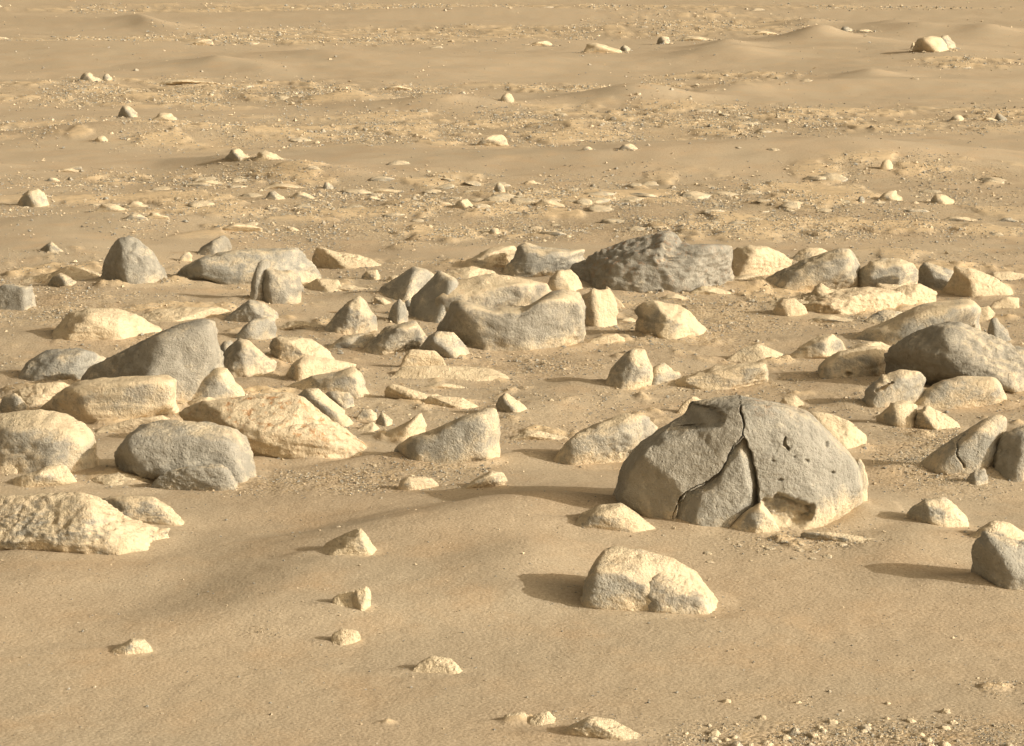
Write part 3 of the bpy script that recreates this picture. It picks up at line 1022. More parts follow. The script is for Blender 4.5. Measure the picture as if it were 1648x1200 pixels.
rock('rock', 'two lobed cream rock in the foreground with peach top',
     [([(929,972),(940,935),(955,905),(974,882),(1030,884),(1080,897),(1120,918),(1140,945),(1156,968),(1148,985),(1080,990),(1022,986),(985,980),(950,977)],
       [(962,922,.04),(958,970,.0),(1000,938,.04),(1040,925,.10),(1095,915,.30),(1010,980,.0)]),
      ([(1018,986),(1024,955),(1038,930),(1064,917),(1100,926),(1137,948),(1156,972),(1146,989),(1080,993)], [(1050,938,.06),(1060,982,.0),(1125,965,.04)])],
     'g', (.36, .16), 1.0, .15, t=.8, parts=('block', 'dome'))
rock('rock', 'cream wedge rock on sand before the cracked boulder',
     ([(920,850),(935,825),(965,812),(1000,809),(1025,825),(1057,851),(1035,859),(980,853)], [(960,828,.05),(1005,835,.06),(1000,815,.2)]), 's', .45, 1, t=.7)
rock('rock', 'wavy cream rock just left of the cracked boulder',
     ([(886,745),(900,720),(930,695),(975,675),(1005,665),(1040,667),(1060,690),(1048,712),(1000,728),(950,738),(910,750)],
      [(925,702,.05),(1000,690,.06),(915,738,.0)]), 'g', .30, .9, t=.6)
rock('rock', 'small cream block beside the drift left of the cracked boulder',
     ([(638,789),(645,772),(660,766),(695,770),(709,781),(690,786),(660,790)], [(652,772,.05)]), 's', .6, 1, t=.6, cat='stone')
rock('stone', 'cream stone with pointed top at the tip of the long shadow',
     ([(736,789),(765,770),(790,757),(810,760),(819,776),(790,782),(760,787)], [(788,764,.06)]), 's', .6, .9)
rock('rock', 'grey rock with tall peak and low right lobe casting a long shadow',
     [([(970,623),(985,590),(1008,566),(1020,560),(1038,562),(1047,585),(1058,606),(1042,619),(1005,629),(985,628)], [(1014,572,.05),(1003,622,.0),(1035,590,.05)]),
      ([(1032,618),(1046,595),(1068,584),(1084,597),(1097,603),(1080,614),(1050,624)], [(1060,595,.1)])], 'g', .28, .9, t=.9, parts=('peak', 'lobe'))
rock('flat_rock', 'layered cream slab right of the peaked grey rock',
     ([(1082,622),(1100,605),(1150,590),(1200,585),(1232,582),(1238,600),(1226,611),(1190,620),(1150,629),(1110,628)], [(1105,608,.05),(1150,606,.1),(1230,590,.05)]), 'l', .5, .9, t=.6)
rock('rock', 'sloping cream rock beyond the layered slab, right of centre',
     ([(1262,574),(1290,555),(1320,540),(1340,537),(1355,548),(1364,566),(1340,574),(1290,577)], [(1330,545,.05),(1325,572,.0)]), 's', .4, .9, t=.6)
rock('flat_rock', 'low grey dome slab left of the sloping cream rock',
     ([(1163,582),(1190,562),(1220,553),(1245,562),(1265,570),(1230,582)], []), 's', .4, .9, t=.6)
rock('rock', 'cream rock with dark left facet on the gravel right of the centre boulder',
     ([(1018,500),(1030,489),(1052,485),(1090,490),(1110,500),(1130,524),(1141,531),(1126,543),(1090,549),(1060,545),(1044,525)], [(1074,508,.08),(1062,540,.0),(1100,525,.04)]), 'g', .45, .8, t=.9)
rock('flat_rock', 'small flat peach slab at the right foot of the centre boulder',
     ([(938,556),(955,545),(990,537),(1007,544),(980,553)], []), 'r', .8, 1, .3, t=.6)
# ------------------------------------------------------------------ right side, back rows
rock('rock', 'rounded peach rock right of the big dark boulder',
     ([(1170,436),(1180,402),(1205,395),(1235,397),(1262,408),(1277,421),(1255,434),(1215,442),(1185,447)], [(1210,405,.15)]), 'r', .8, 1, .15, t=.7)
rock('rock', 'smooth grey dome behind the sloping slab, back row right',
     ([(1268,420),(1285,405),(1300,399),(1325,400),(1337,407),(1310,422)], []), 's', .35, 1)
rock('flat_rock', 'sloping grey slab rising right with crumbling foot, back row right',
     ([(1222,452),(1240,441),(1290,420),(1330,405),(1350,398),(1368,400),(1378,412),(1386,430),(1379,450),(1366,463),(1320,467),(1260,466)],
      [(1285,437,.08),(1358,436,.04),(1300,460,.0),(1365,410,.08)]), 'g', .25, .9, t=.5)
rock('rock', 'rounded brown layered rock with dark left side, back row right',
     ([(1366,461),(1375,440),(1390,428),(1420,415),(1450,416),(1470,424),(1482,440),(1488,453),(1470,457),(1430,468),(1400,469)], [(1402,430,.1),(1400,460,.02),(1450,432,.12)]), 'l', .3, .8, t=.8)
rock('rock', 'dark grey wedge beside the rounded brown layered rock',
     ([(1477,445),(1480,428),(1492,422),(1515,429),(1540,437),(1562,451),(1547,467),(1510,470),(1490,460)], [(1500,432,.08)]), 'g', .1, .5, t=.7)
rock('rock', 'crumbly peach mass at the right end of the back row',
     ([(1515,470),(1540,431),(1565,432),(1600,445),(1630,465),(1627,476),(1570,481)], [(1560,445,.15)]), 'r', .8, 1, .25, t=.6)
rock('flat_rock', 'thin shadowed ledge at the right picture edge, back row',
     ([(1576,446),(1590,437),(1625,437),(1665,442),(1665,452),(1610,452)], []), 'g', .45, .7, t=.6)
rock('outcrop', 'broad crumbly peach outcrop with grey peak before the back row',
     [([(1222,498),(1250,480),(1300,470),(1400,460),(1450,468),(1490,492),(1440,503),(1350,508),(1280,508)], [(1380,475,.15),(1300,490,.05)]),
      ([(1284,491),(1305,470),(1320,455),(1335,464),(1365,470),(1374,492),(1330,498)], [(1318,464,.05)]),
      ([(1238,506),(1255,484),(1275,480),(1295,492),(1302,506),(1270,510)], [])], 'r', .72, .9, .3, t=.6, cat='outcrop', parts=('mass', 'peak', 'lump'))
rock('flat_rock', 'peach tail of crumbly rock behind the long ramp slab',
     ([(1425,482),(1445,462),(1480,456),(1510,470),(1500,486),(1460,490)], []), 'r', .75, 1, .2, t=.6)
rock('stone', 'rough grey stone left of the long ramp slab',
     ([(1388,520),(1405,505),(1425,498),(1450,501),(1464,512),(1430,522)], []), 'r', .2, .6)
rock('flat_rock', 'long ramp slab rising right to a rounded grey end',
     ([(1340,552),(1390,530),(1440,510),(1480,490),(1510,484),(1555,479),(1570,484),(1581,500),(1576,514),(1530,524),(1460,544),(1420,560),(1370,562)],
      [(1472,510,.08),(1562,492,.05),(1458,542,.0),(1520,492,.12)]), 's', .35, .8, t=.55)
rock('stone', 'cream chip behind the rounded end of the long ramp slab',
     ([(1570,516),(1576,496),(1590,492),(1602,505),(1590,516)], []), 's', .7, 1)
rock('stone', 'small cream stone at the right edge above the ramp slab',
     ([(1586,500),(1600,486),(1620,478),(1640,480),(1640,496)], []), 'r', .75, 1)
rock('boulder', 'large dark grey boulder cut by the right picture edge',
     ([(1418,575),(1435,552),(1480,530),(1520,518),(1545,517),(1590,536),(1635,555),(1700,570),(1712,605),(1690,635),(1640,628),(1600,612),(1560,600),(1500,602),(1440,600)],
      [(1528,528,.2),(1515,560,.04),(1605,575,.04),(1585,548,.16),(1650,610,.0),(1540,595,.02)]), 'g', .06, .6, t=.7)
rock('stone', 'dark pointed stone on the back of the large dark boulder',
     ([(1586,545),(1594,516),(1602,512),(1620,530),(1630,550),(1600,552)], [(1600,525,.05)]), 'g', .05, .4)
rock('rock', 'rounded cream rock with dark pit, left of the large dark boulder',
     ([(1311,607),(1316,590),(1328,577),(1350,566),(1390,557),(1412,557),(1425,567),(1433,580),(1423,592),(1419,604),(1400,615),(1360,619),(1320,616)],
      [(1334,582,.08),(1330,608,.02),(1400,575,.04),(1395,606,.0)]), 's', .38, 1, t=.7, recess=[(1366,601,4,3.5,.03,0)])
rock('rock', 'slanting grey rock with dark groove below the rounded cream rock',
     ([(1383,650),(1388,632),(1405,615),(1430,600),(1450,594),(1480,597),(1492,610),(1486,622),(1440,639),(1410,657),(1395,656)], [(1415,622,.05),(1450,612,.08),(1405,650,.0)]), 's', .25, 1, t=.6,
     cuts=[([(1410,628),(1425,622),(1436,615)], 2.2, .03)])
rock('rock', 'pointed brown rock behind the slanting grey rock',
     ([(1466,612),(1480,592),(1490,580),(1497,582),(1515,598),(1533,612),(1500,622)], [(1492,592,.03)]), 's', .35, .8)
rock('rock', 'smooth cream grey block sloping left, right side middle row',
     ([(1460,650),(1480,630),(1510,615),(1545,605),(1600,606),(1610,615),(1622,641),(1600,650),(1550,657),(1500,660),(1470,658)], [(1515,624,.10),(1545,615,.16),(1600,618,.10),(1530,652,.0)]), 's', .35, 1, t=.6)
rock('rock', 'crumbly cream rock of two lobes in front of the cream grey block',
     [([(1406,676),(1435,650),(1455,644),(1475,651),(1479,670),(1466,690),(1440,687),(1420,681)], [(1440,658,.05),(1440,682,0)]),
      ([(1468,684),(1478,660),(1495,654),(1520,665),(1540,678),(1547,690),(1510,693),(1485,690)], [(1485,665,.05)])], 'r', .5, .9, t=.8, parts=('lobe', 'tail'))
rock('flat_rock', 'tilted blue grey slab with curved crack at right',
     ([(1466,754),(1490,735),(1530,708),(1575,678),(1605,665),(1620,671),(1622,685),(1602,735),(1582,753),(1556,769),(1520,764),(1480,758)],
      [(1575,690,.12),(1545,725,.05),(1550,764,.0),(1600,710,.12),(1510,755,.0)]), 's', .30, 1, t=.5,
     cuts=[([(1552,700),(1541,713),(1542,735),(1553,752)], 2.0, .025)])
rock('boulder', 'dark boulder behind the tilted slab at the right edge',
     ([(1590,752),(1610,705),(1632,690),(1665,680),(1725,700),(1735,760),(1640,780),(1600,770)], [(1640,710,.1)]), 'g', .05, .5, t=.7)
rock('stone', 'rough brown stone under the tilted slab',
     ([(1552,774),(1568,758),(1585,754),(1592,776),(1570,782)], []), 'r', .15, .5)
rock('rock', 'grey dome rock half buried at right of the cracked boulder',
     ([(1453,833),(1468,815),(1490,803),(1520,799),(1540,814),(1555,830),(1559,848),(1530,849),(1490,841)], [(1488,810,.08),(1490,836,.0),(1530,825,.05)]), 'g', .3, .9, t=.8)
rock('rock', 'cream rock above the dark one at the lower right edge',
     ([(1556,868),(1575,850),(1600,837),(1625,841),(1655,860),(1645,874),(1580,874)], [(1600,845,.08)]), 's', .4, 1)
rock('rock', 'dark rounded rock cut by the right edge, lower right',
     ([(1562,888),(1568,870),(1590,860),(1625,866),(1685,880),(1698,930),(1665,953),(1610,945),(1575,931),(1565,905)], [(1600,880,.06),(1615,925,.0)]), 'g', .02, .7, t=.8)
rock('rock', 'peach rock behind the right shoulder of the cracked boulder',
     ([(1285,712),(1300,662),(1340,667),(1370,679),(1394,700),(1391,716),(1360,726)], []), 'r', .85, 1, t=.7)
rock('stone', 'small cream stone peeping above the cracked boulder at right',
     ([(1246,655),(1262,640),(1280,636),(1298,652),(1275,658)], []), 's', .75, 1)
rock('stone', 'cream stone peeping above the cracked boulder at left',
     ([(1085,668),(1098,650),(1115,638),(1132,645),(1128,666)], []), 'r', .75, 1)
rock('flat_rock', 'thin flaky ledge in sand at the right foot of the cracked boulder',
     ([(1284,858),(1300,854),(1350,858),(1400,864),(1425,870),(1390,872),(1330,866)], []), 'l', .35, .7, t=.35)

# ------------------------------------------------------------------ the cracked boulder, three fragments and two flanking slabs
def cracked_boulder():
    out = [(984,797),(989,770),(1003,742),(1028,712),(1060,689),(1103,666),(1112,645),(1150,639),(1185,635),(1232,643),(1280,652),(1302,662),(1335,694),(1362,720),(1384,746),(1389,775),(1372,800),(1345,818),(1318,840),(1292,854),(1200,858),(1120,850),(1080,838),(1035,827),(1000,814)]
    inner = [(1038,722,.12),(1006,798,.09),(1040,795,.03),(1085,832,.0),(1197,700,.03),(1190,655,.13),
             (1235,655,.13),(1298,668,.19),(1282,705,.07),(1305,795,.03),(1358,732,.20),(1384,782,.26),(1235,845,.0)]
    crA = [(1190,630),(1192,655),(1197,680),(1197,700),(1180,717),(1172,738),(1160,758),(1140,774),(1112,786),(1097,798),(1088,815),(1080,845)]
    crB = [(1197,700),(1206,722),(1214,748),(1219,775),(1222,800)]
    crC = [(1222,800),(1205,817),(1186,824)]
    # the broken-out middle block sits in its own socket
    mid_out = [(1079,842),(1087,808),(1103,788),(1131,774),(1156,754),(1170,731),(1181,711),(1197,698),(1211,721),(1221,753),(1227,790),(1228,812),(1205,838),(1160,853),(1115,850)]
    mid_in = [(1190,735,.06),(1205,790,.05),(1180,800,.10),(1130,802,.06),(1120,840,.0),(1160,848,.0),(1165,775,.05)]
    mV, mF, mA = rock_mesh([(mid_out, mid_in)], 'h', .10, .95, 0.0, 61, .5, level=6)
    V, F, at = rock_mesh([(out, inner)], 'h', -.02, 1.0, 0.0, 5, .62, level=7,
        cuts=[(crA, 1.4, .04), (crB, 0.9, .025), ([(1264,705),(1262,716),(1268,722)], 2.5, .02), ([(1102,690),(1115,688)], 2, .01)],
        sockets=[([(1086,862),(1091,812),(1107,793),(1135,779),(1160,759),(1174,735),(1183,718),(1197,704),(1208,724),(1217,755),(1222,790),(1223,862)], .055), ([(1085,640),(1112,630),(1118,650),(1150,656),(1166,668),(1163,684),(1140,690),(1075,696)], .04)],
        recess=[(1268,822,44,25,.055,0.12), (1112,690,32,4,.012,-.1), (1298,742,4,3,.015,0), (1256,772,3,2.5,.015,0), (1330,715,3,5,.012,.4), (1278,735,3,2.5,.012,0), (1340,760,3,2.5,.012,0), (1244,742,2.5,2.5,.012,0)])
    # face regions: split along the cracks
    px, py = project(V)
    cx, cy = px[F].mean(1), py[F].mean(1)
    A = np.array(crA); B = np.array(crB)
    xa = np.interp(cy, A[:, 1], A[:, 0])
    left = cx < xa
    xb = np.interp(cy, B[:, 1], B[:, 0], right=1222)
    fr = V[F].mean(1)[:, 1] < np.percentile(V[:, 1], 55)
    midd = (~left) & (cy > 700) & (cx < np.where(cy > 800, 1222 + (cy - 800) * 0.2, xb)) & fr
    right = ~left
    # bluish-cream bloom on the right fragment
    at['dust'] = at['dust'] + 0.07 * sstep(1180, 1330, px) + 0.18 * sstep(770, 850, py) + .10 * np.exp(-((px - 1140) / 70) ** 2 - ((py - 800) / 50) ** 2)
    at['rust'] = at['rust'] + 0.5 * (1 - sstep(650, 676, py)) * sstep(1180, 1210, px)
    c = np.array([V[:, 0].mean(), V[:, 1].mean(), V[:, 2].min()])
    FEET.append((V[:, 0].min(), V[:, 0].max(), V[:, 1].min(), V[:, 1].max(), V[:, 2].max() - c[2]))
    root = link('cracked_boulder', None, 'largest boulder, grey, split by dark cracks, right of centre', 'boulder', loc=c)
    for nm, msk in (('fragment', left), ('fragment', right)):
        f = F[msk]
        used, inv = np.unique(f, return_inverse=True)
        me = mesh_from(nm, V[used] - c, inv.reshape(f.shape), M_ROCK, {k: a[used] for k, a in at.items()})
        link(nm, me, parent=root)
    link('wedge_fragment', mesh_from('wedge_fragment', mV - c, mF, M_ROCK, mA), parent=root)
    return root


_seed[0] += 1
cracked_boulder()
rock('stone', 'cream wedge leaning on the foot of the cracked boulder',
     ([(1171,853),(1195,826),(1225,807),(1240,825),(1259,856),(1215,860)], [(1222,818,.05)]), 's', .42, 1, t=.8)
rock('flat_rock', 'thin cream slab against the right side of the cracked boulder',
     ([(1352,806),(1366,770),(1383,735),(1392,755),(1396,780),(1394,808),(1370,812)], []), 'g', .4, 1, t=.7)
# ------------------------------------------------------------------ far plain: single rocks
def blob(cx, by, w, h, peak=0.5):
    l, r = cx - w / 2, cx + w / 2
    px = l + w * peak
    j = lambda a: random.uniform(-a, a)
    return [(l, by), (l + (px - l) * .45 + j(.06 * w), by - h * (.68 + j(.12))), (px - .14 * w, by - h * (.96 + j(.04))), (px + .10 * w, by - h * (.97 + j(.05))),
            (px + (r - px) * .5 + j(.05 * w), by - h * (.74 + j(.15))), (r - .04 * w, by - h * .35), (r, by - h * .04), (cx + .2 * w, by + h * .07), (cx - .15 * w, by + h * .08)]


BETWEEN = [
    (490,531,100,15,.4,'r',.75,1,'low peach crust slab left of the blunt pyramid rock'),
    (368,588,48,42,.5,'s',.2,1,'smooth grey slab tucked behind the brown hollow rock'),
    (566,564,92,30,.75,'s',.3,.6,'brown shaded slope rock before the blunt pyramid rock'),
    (1140,475,76,15,.5,'r',.6,.9,'cream rubble slab under the right end of the big dark boulder'),
    (1088,484,56,11,.4,'r',.45,.8,'flat grey chip slab under the big dark boulder'),
    (1440,484,130,28,.45,'r',.7,1,'crumbly cream foot of the rounded brown layered rock'),
    (866,709,100,17,.4,'r',.75,1,'flat peach slab on gravel left of the wavy cream rock'),
    (1200,455,80,14,.6,'r',.6,.9,'low cream slab below the rounded peach rock'),
    (455,572,60,18,.5,'r',.6,.9,'small cream slab between the pale rocks, left centre'),
    (330,655,70,16,.5,'r',.75,1,'low peach slab at the left end of the peach mass'),
    (540,700,50,12,.4,'r',.7,1,'cream slab before the little stones'),
    (1400,565,90,16,.6,'s',.4,.7,'brown sandy slab at the foot of the long ramp slab'),
    (640,455,46,12,.4,'r',.6,.9,'cream slab behind the shaded tilted slab'),
    (715,625,70,9,.4,'r',.7,1,'thin cream slab between the two long cream slabs'),
    (1340,520,90,13,.4,'r',.5,.8,'low rubbly slab below the broad peach outcrop'),
    (1010,520,50,9,.5,'r',.4,.8,'flat rubbly slab right of the cream block'),
    (560,470,90,12,.5,'r',.75,1,'long peach slab left of the shaded slabs'),
    (145,640,60,14,.4,'r',.75,1,'peach lump under the left end of the layered cream block'),
]
FAR = BETWEEN + [
    (205,188,34,21,.45,'s',.2,.7,'grey pyramid stone at upper left with a cream twin to its right'),
    (263,196,46,17,.5,'s',.6,1,'low cream stone right of the grey pyramid stone'),
    (144,131,38,17,.4,'g',.25,.8,'grey boulder in the stony band, far upper left'),
    (172,129,18,13,.5,'g',.25,.9,'small pale rock right of the far left grey boulder'),
    (300,136,110,10,.4,'r',.75,1,'long peach ledge in the stony band, upper left'),
    (325,72,40,11,.7,'r',.5,.9,'cream crag in the far upper left'),
    (162,228,24,12,.6,'r',.75,1,'small bright stone on sand below the grey pyramid'),
    (381,258,46,22,.45,'s',.35,.9,'rounded grey rock of a pair, upper left plain'),
    (432,263,56,22,.35,'s',.7,1,'cream rock of a pair, right of the rounded grey one'),
    (500,276,36,11,.6,'g',.3,.8,'flat grey rock right of the pair, upper left plain'),
    (337,298,52,10,.35,'s',.8,1,'peach low mound left above the wheel tracks'),
    (442,321,34,16,.4,'r',.2,.7,'rough grey rock at the right end of the wheel tracks'),
    (487,320,40,13,.4,'r',.35,.7,'brown rubble rock right of the rough grey rock'),
    (528,304,20,13,.4,'g',.1,.5,'dark little rock right of the brown rubble'),
    (455,304,80,10,.5,'s',.8,1,'long peach slab above the brown rubble rock'),
    (52,332,56,32,.55,'s',.3,.9,'grey peaked rock near left edge beyond the back row'),
    (180,343,60,18,.35,'s',.65,1,'cream mound rock under the left end of the wheel tracks'),
    (218,335,48,13,.5,'s',.6,.9,'cream rock just right of the cream mound'),
    (218,355,44,13,.5,'g',.25,.8,'grey flat stone in front of the cream mound'),
    (252,352,42,12,.4,'r',.8,1,'peach stone beside the grey flat stone'),
    (388,370,74,12,.4,'r',.8,1,'peach ledge on sand above the split block'),
    (84,292,26,8,.5,'g',.25,.7,'small grey stone on the ledges at far left'),
    (110,277,50,7,.5,'r',.75,1,'thin peach ledge at far left above the grey stone'),
    (745,334,34,16,.6,'s',.55,1,'cream pyramid stone on the plain above centre'),
    (803,308,20,17,.5,'g',.3,.8,'small grey pyramid stone above centre'),
    (884,333,52,14,.4,'s',.65,1,'cream flat rock right of the cream pyramid'),
    (855,297,32,8,.5,'s',.8,1,'bright flat slab beyond the cream flat rock'),
    (790,235,60,22,.7,'g',.45,.9,'cream grey boulder on the plain, top centre'),
    (815,164,26,17,.6,'g',.45,.9,'small jagged cream rock, upper centre band'),
    (970,86,66,19,.25,'s',.75,1,'long bright cream block, top right of centre'),
    (1006,82,20,11,.5,'g',.15,.6,'dark stone touching the long bright block'),
    (870,74,42,10,.6,'s',.75,1,'cream low mound left of the long bright block'),
    (1068,70,24,14,.5,'g',.3,.7,'grey stone right of the long bright block'),
    (1497,82,62,28,.5,'s',.75,1,'big bright cream boulder on dunes, upper right'),
    (1522,77,34,24,.5,'g',.2,.9,'grey boulder behind the bright cream boulder'),
    (1470,79,12,13,.5,'s',.7,1,'narrow cream stone left of the bright cream boulder'),
    (1426,273,24,19,.5,'s',.75,1,'lone bright stone on smooth sand, right'),
    (1432,323,44,19,.6,'g',.4,.9,'grey mound rock below the lone bright stone'),
    (1386,326,13,12,.5,'g',.0,.2,'small dark stone left of the grey mound rock'),
    (1515,328,44,19,.45,'g',.5,.9,'grey and cream peaked rock at right, upper plain'),
    (1280,332,76,11,.3,'r',.8,1,'peach ledge on the plain, upper right'),
    (1545,356,60,9,.4,'s',.45,.8,'low brown ridge above the back row at right'),
    (1622,357,36,8,.5,'g',.1,.4,'dark flat stone at the right edge above the back row'),
    (1540,194,24,12,.6,'g',.4,.9,'small cream grey stone in the right stony band'),
    (1610,194,22,14,.4,'g',.05,.3,'dark round stone at right edge of the stony band'),
    (1592,195,30,7,.5,'r',.7,.9,'flat peach stone by the dark round stone'),
    (1362,50,22,9,.4,'g',.05,.3,'dark stone among the far dunes'),
    (1390,53,40,7,.5,'g',.3,.6,'grey rubble right of the dark stone among dunes'),
    (795,376,22,12,.6,'s',.4,.9,'grey stone on the plain just above the pale slab'),
    (1010,243,36,14,.5,'r',.3,.8,'jagged grey rock where the smooth sand begins, top centre'),
    (945,243,24,9,.5,'r',.3,.8,'small grey rock left of the jagged grey rock'),
    (1120,66,60,9,.4,'r',.7,1,'cream ledge at top right'),
    (1230,56,46,8,.4,'r',.75,1,'cream ledge left of the far dunes'),
    (640,145,46,9,.5,'r',.6,1,'cream crag in the upper centre band'),
    (715,330,26,7,.4,'r',.7,1,'flat cream stone left of the cream pyramid'),
    (470,372,24,8,.5,'g',.5,.9,'small pale stone above the peach wedge slab'),
    (620,310,70,8,.4,'r',.75,1,'peach ledge left above the cream pyramid'),
    (600,322,24,8,.4,'g',.4,.8,'small grey stone beneath the peach ledge'),
]
for (cx, by, w, h, pk, st, du, to, lab) in FAR:
    nm = 'flat_rock' if ('ledge' in lab or 'slab' in lab) else 'boulder' if 'boulder' in lab else 'rock' if ('rock' in lab or 'crag' in lab) else 'stone'
    rock(nm, lab, (blob(cx, by, w, h * (.86 if by < 395 else 1), pk), [(cx - w * .12, by - h * .6, .08)]), st, du, to, t=.8 if h > w * .3 else .6, cat={'flat_rock': 'rock'}.get(nm, nm))

# ------------------------------------------------------------------ sand banked against the rocks, scour before them
def bank_sand():
    me = bpy.data.objects['ground'].data
    n = len(me.vertices)
    co = np.empty(n * 3, np.float32)
    me.vertices.foreach_get('co', co)
    co = co.reshape(-1, 3).astype(float)
    X, Y = co[:, 0], co[:, 1]
    add = np.zeros(n)
    nz = None
    for (x0, x1, y0, y1, hh) in FEET:
        a, b = (x1 - x0) / 2, (y1 - y0) / 2
        cx, cy = (x0 + x1) / 2, (y0 + y1) / 2
        m = np.nonzero((np.abs(X - cx) < 3.2 * a) & (np.abs(Y - cy) < 2.4 * b))[0]
        if not len(m):
            continue
        u, v = (X[m] - cx) / a, (Y[m] - cy) / b
        rho = np.hypot(u, v)
        w = 0.6 + 0.9 * perlin(np.stack([X[m] * 5.5, Y[m] * 5.5, np.full(len(m), a * 90)], 1))
        A = min(0.026, 0.065 * hh) if cy < 8.6 else min(0.040, 0.09 * hh)
        ring = np.exp(-((rho - 0.92) / 0.30) ** 2)
        tail = np.exp(-((u + 1.35) / 0.75) ** 2 - (v / 0.55) ** 2)
        scour = np.exp(-((rho - 1.25) / 0.22) ** 2) * np.clip(u * 0.8 - v * 0.4, 0, 1)
        add[m] = np.maximum(add[m], A * (0.75 * ring * w + 1.15 * tail)) - 0.25 * A * scour
    co[:, 2] += add
    me.vertices.foreach_set('co', co.astype(np.float32).ravel())
    me.update()
    GRID['z'] = co[:, 2].reshape(GRID['z'].shape)


bank_sand()

# ------------------------------------------------------------------ repeats: prototypes
def proto(level, flat, style, dust, tone, seed):
    V, F, E, deg = ico(level)
    q = V + seed * 5.3
    r = np.ones(len(V))
    rg = np.random.default_rng(seed)
    for _ in range(11):
        n = rg.normal(size=3); n[2] = abs(n[2]) * .8 + rg.normal() * .3; n /= np.linalg.norm(n)
        r = np.minimum(r, rg.uniform(.55, .85) / np.maximum(V @ n, 1e-3))
    X = V * (r * (1 + .12 * fbm(q * 1.7, 2)))[:, None]
    X[:, 2] *= flat
    X /= np.abs(X[:, :2]).max()
    nz = vnormals(X, F)[:, 2]
    d = dust + .3 * np.clip(nz, -.3, 1) + .2 * perlin(q * 1.3)
    return mesh_from('stone', X, F, M_ROCK, {'dust': d, 'tone': np.full(len(V), tone), 'rust': np.zeros(len(V))}, smooth=level > 2)


def where(u, v):
    return ('at the top' if v < 130 else 'in the stony bands' if v < 270 else 'just beyond the boulders') + (' left' if u < 550 else ' centre' if u < 1100 else ' right')


def place(me, name, u, v, wpx, rot, label, cat, group, sink=.25, sq=1.0):
    Y = float(ground_hit([u], [v])[0])
    p = at_depth(u, v, Y)
    s = 0.5 * wpx * Y / FPX
    o = link(name, me, label, cat, group)
    o.location = (p[0], p[1], p[2] - 0.0)
    o.rotation_euler = (random.uniform(-.15, .15), random.uniform(-.15, .15), rot)
    o.scale = (s, s * sq, s)
    o.location.z += s * (0.30 - sink) * 0.8
    return o


greys = [proto(3, .75, 'g', .25, t_, 100 + i) for i, t_ in enumerate((.3, .6, .8, .5, .9))]
creams = [proto(3, .7, 's', .6, 1, 120 + i) for i in range(4)]
flats = [proto(3, .22, 'r', .35, 1, 140 + i) for i in range(5)]

# flat bedrock patches showing through the far plain
n = 0
while n < 130:
    v = random.choice([random.uniform(12, 130), random.uniform(130, 300), random.uniform(285, 392), random.uniform(285, 345)])
    u = random.uniform(-30, 1680)
    g = float(grit(np.array([u]), np.array([v]))[0])
    if random.random() > g ** 2:
        continue
    w = random.uniform(14, 60) * (0.55 + 0.45 * min(1, v / 300))
    place(random.choice(flats), 'bedrock_knob', u, v, w, random.uniform(-.4, .4), 'low peach knob of bedrock on the plain, ' + where(u, v), 'bedrock', 'bedrock knobs ' + where(u, v), sink=.34, sq=random.uniform(.6, 1.4))
    n += 1
n = 0
while n < 210:
    v = random.choice([random.uniform(10, 130), random.uniform(120, 235), random.uniform(170, 345), random.uniform(285, 395)])
    u = random.uniform(-30, 1680)
    g = float(grit(np.array([u]), np.array([v]))[0])
    if random.random() > g ** 2 * 1.1:
        continue
    w = random.choice([random.uniform(5, 9), random.uniform(5, 9), random.uniform(7, 14)])
    gy = random.random() < .62
    place(random.choice(greys if gy else creams), 'small_stone', u, v, w, random.uniform(0, 6.28),
          ('little grey stone on the plain, ' if gy else 'little cream stone on the plain, ') + where(u, v), 'stone', 'little stones ' + where(u, v))
    n += 1
# angular pebbles at the lower right corner and flakes by the cracked boulder
for k in range(62):
    u = random.gauss(1330, 190) if k < 48 else random.uniform(1100, 1660)
    v = 1203 - abs(random.gauss(0, 38))
    if u < 1090 or u > 1680:
        continue
    place(random.choice(greys[2:] + creams + creams), 'pebble', u, v, random.choice([random.uniform(7, 14), random.uniform(12, 26)]), random.uniform(0, 6.28),
          'angular pebble in the gravel of the lower right corner', 'pebble', 'pebbles in the lower right corner')
for k in range(26):
    u, v = random.gauss(1260, 70), random.gauss(880, 12)
    place(random.choice(flats), 'rock_flake', u, v, random.uniform(8, 22), random.uniform(-.6, .6),
          'flat chip lying on sand before the cracked boulder', 'chip', 'chips before the cracked boulder')
for k in range(46):
    c = random.choice([(560, 775, 110, 12), (700, 755, 70, 10), (1130, 510, 80, 25), (1520, 720, 70, 40), (590, 668, 40, 14), (840, 660, 30, 10), (900, 585, 80, 8), (1110, 478, 60, 8)])
    u, v = random.gauss(c[0], c[2]), random.gauss(c[1], c[3])
    place(random.choice(greys + creams), 'pebble', u, v, random.uniform(5, 11), random.uniform(0, 6.28),
          'small pebble on the gravel between the boulders', 'pebble', 'pebbles between the boulders')

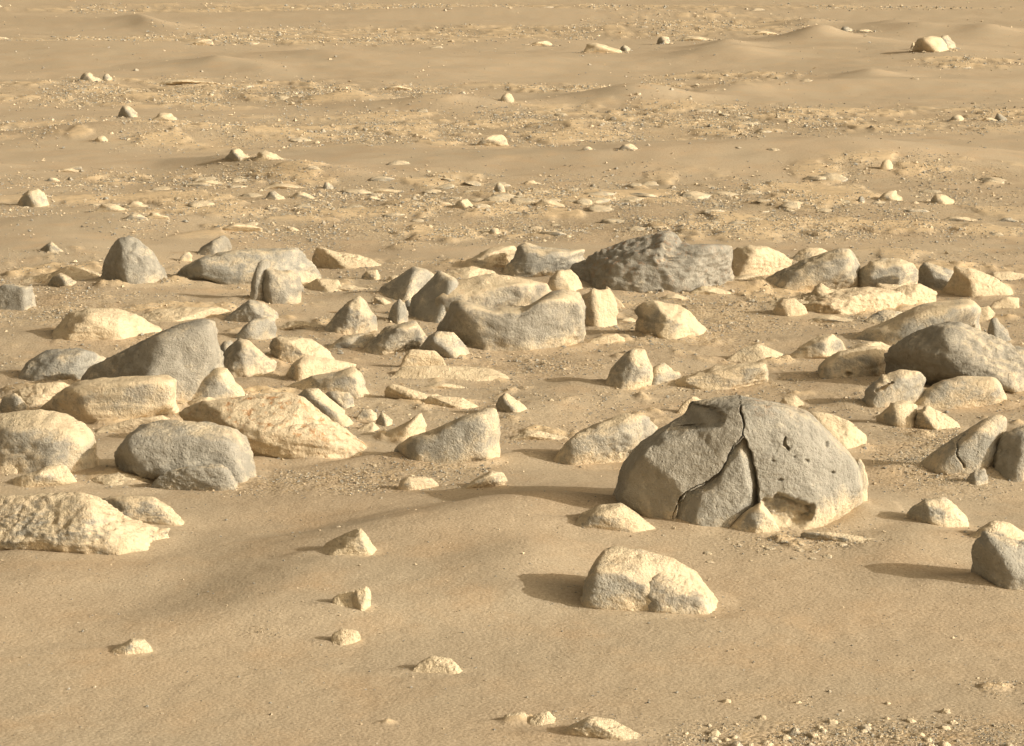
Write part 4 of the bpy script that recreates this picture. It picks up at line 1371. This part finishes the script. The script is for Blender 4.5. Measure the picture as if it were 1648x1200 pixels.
# ------------------------------------------------------------------ gravel: one mass of tiny grains
def gravel(nwant=105000):
    rg = np.random.default_rng(11)
    U = rg.uniform(-60, 1710, 700000)
    Vv = rg.uniform(-22, 1215, 700000)
    g = grit(U, Vv)
    x_, y_ = U * .011, Vv * .03
    cl = fbm(np.stack([x_, y_, np.zeros_like(x_)], 1), 3)
    keep = rg.random(700000) < np.clip((g - .15) * (.62 + 1.3 * cl) * np.where(Vv < 400, 1.45, 1.0), .0035, 1)
    U, Vv = U[keep][:nwant], Vv[keep][:nwant]
    # chips fallen at the feet of the rocks
    fu, fv = [], []
    for (x0, x1, y0, y1, hh) in FEET:
        a_ = (x1 - x0) / 2
        k_ = int(np.clip(a_ * 130, 4, 46))
        th_ = rg.uniform(-3.4, .3, k_)
        rr_ = 1 + np.abs(rg.normal(0, .28, k_))
        fx, fy = (x0 + x1) / 2 + a_ * rr_ * np.cos(th_), (y0 + y1) / 2 + (y1 - y0) / 2 * rr_ * np.sin(th_)
        uu, vv_ = uv_of(fx, fy)
        fu.append(uu); fv.append(vv_)
    U, Vv = np.concatenate([U, *fu]), np.concatenate([Vv, *fv])
    # flat-plain position, dropped on the terrain
    b = (H0 / 2 - Vv) / FPX
    Y = CAMH / ((SP - b * CP) / (CP + b * SP))
    ok = (Y > 3) & (Y < 250)
    U, Vv, Y = U[ok], Vv[ok], Y[ok]
    X = (U - W0 / 2) / FPX * (Y * CP + CAMH * SP)
    Z = surface(X, Y)
    n = len(X)
    wpx = rg.gamma(2.2, .75, n) + 1.3
    s = .5 * wpx * Y / FPX
    base = np.array([(1, 0, 0), (0, 1, 0), (-1, 0, 0), (0, -1, 0), (0, 0, .8), (0, 0, -.6)], float)
    fc = np.array([(0, 1, 4), (1, 2, 4), (2, 3, 4), (3, 0, 4), (1, 0, 5), (2, 1, 5), (3, 2, 5), (0, 3, 5)])
    P = base[None] * rg.uniform(.6, 1.25, (n, 6, 1)) + rg.normal(0, .18, (n, 6, 3))
    a = rg.uniform(0, 6.28, n)
    ca, sa = np.cos(a)[:, None], np.sin(a)[:, None]
    px = P[:, :, 0] * ca - P[:, :, 1] * sa
    py = P[:, :, 0] * sa + P[:, :, 1] * ca
    P = np.stack([px, py, P[:, :, 2] * .8], -1) * s[:, None, None]
    P += np.stack([X, Y, Z + s * .25], -1)[:, None, :]
    F = (fc[None] + 6 * np.arange(n)[:, None, None]).reshape(-1, 3)
    du = np.repeat(np.where(rg.random(n) < .55, rg.uniform(.45, .95, n), rg.uniform(-.1, .3, n)), 6)
    to = np.repeat(rg.uniform(.3, 1, n), 6)
    me = mesh_from('gravel', P.reshape(-1, 3), F, M_ROCK, {'dust': du, 'tone': to, 'rust': np.zeros(6 * n)}, smooth=False)
    link('gravel', me, 'fine grey and cream gravel strewn over the sandy ground', 'gravel', kind='stuff')


gravel()
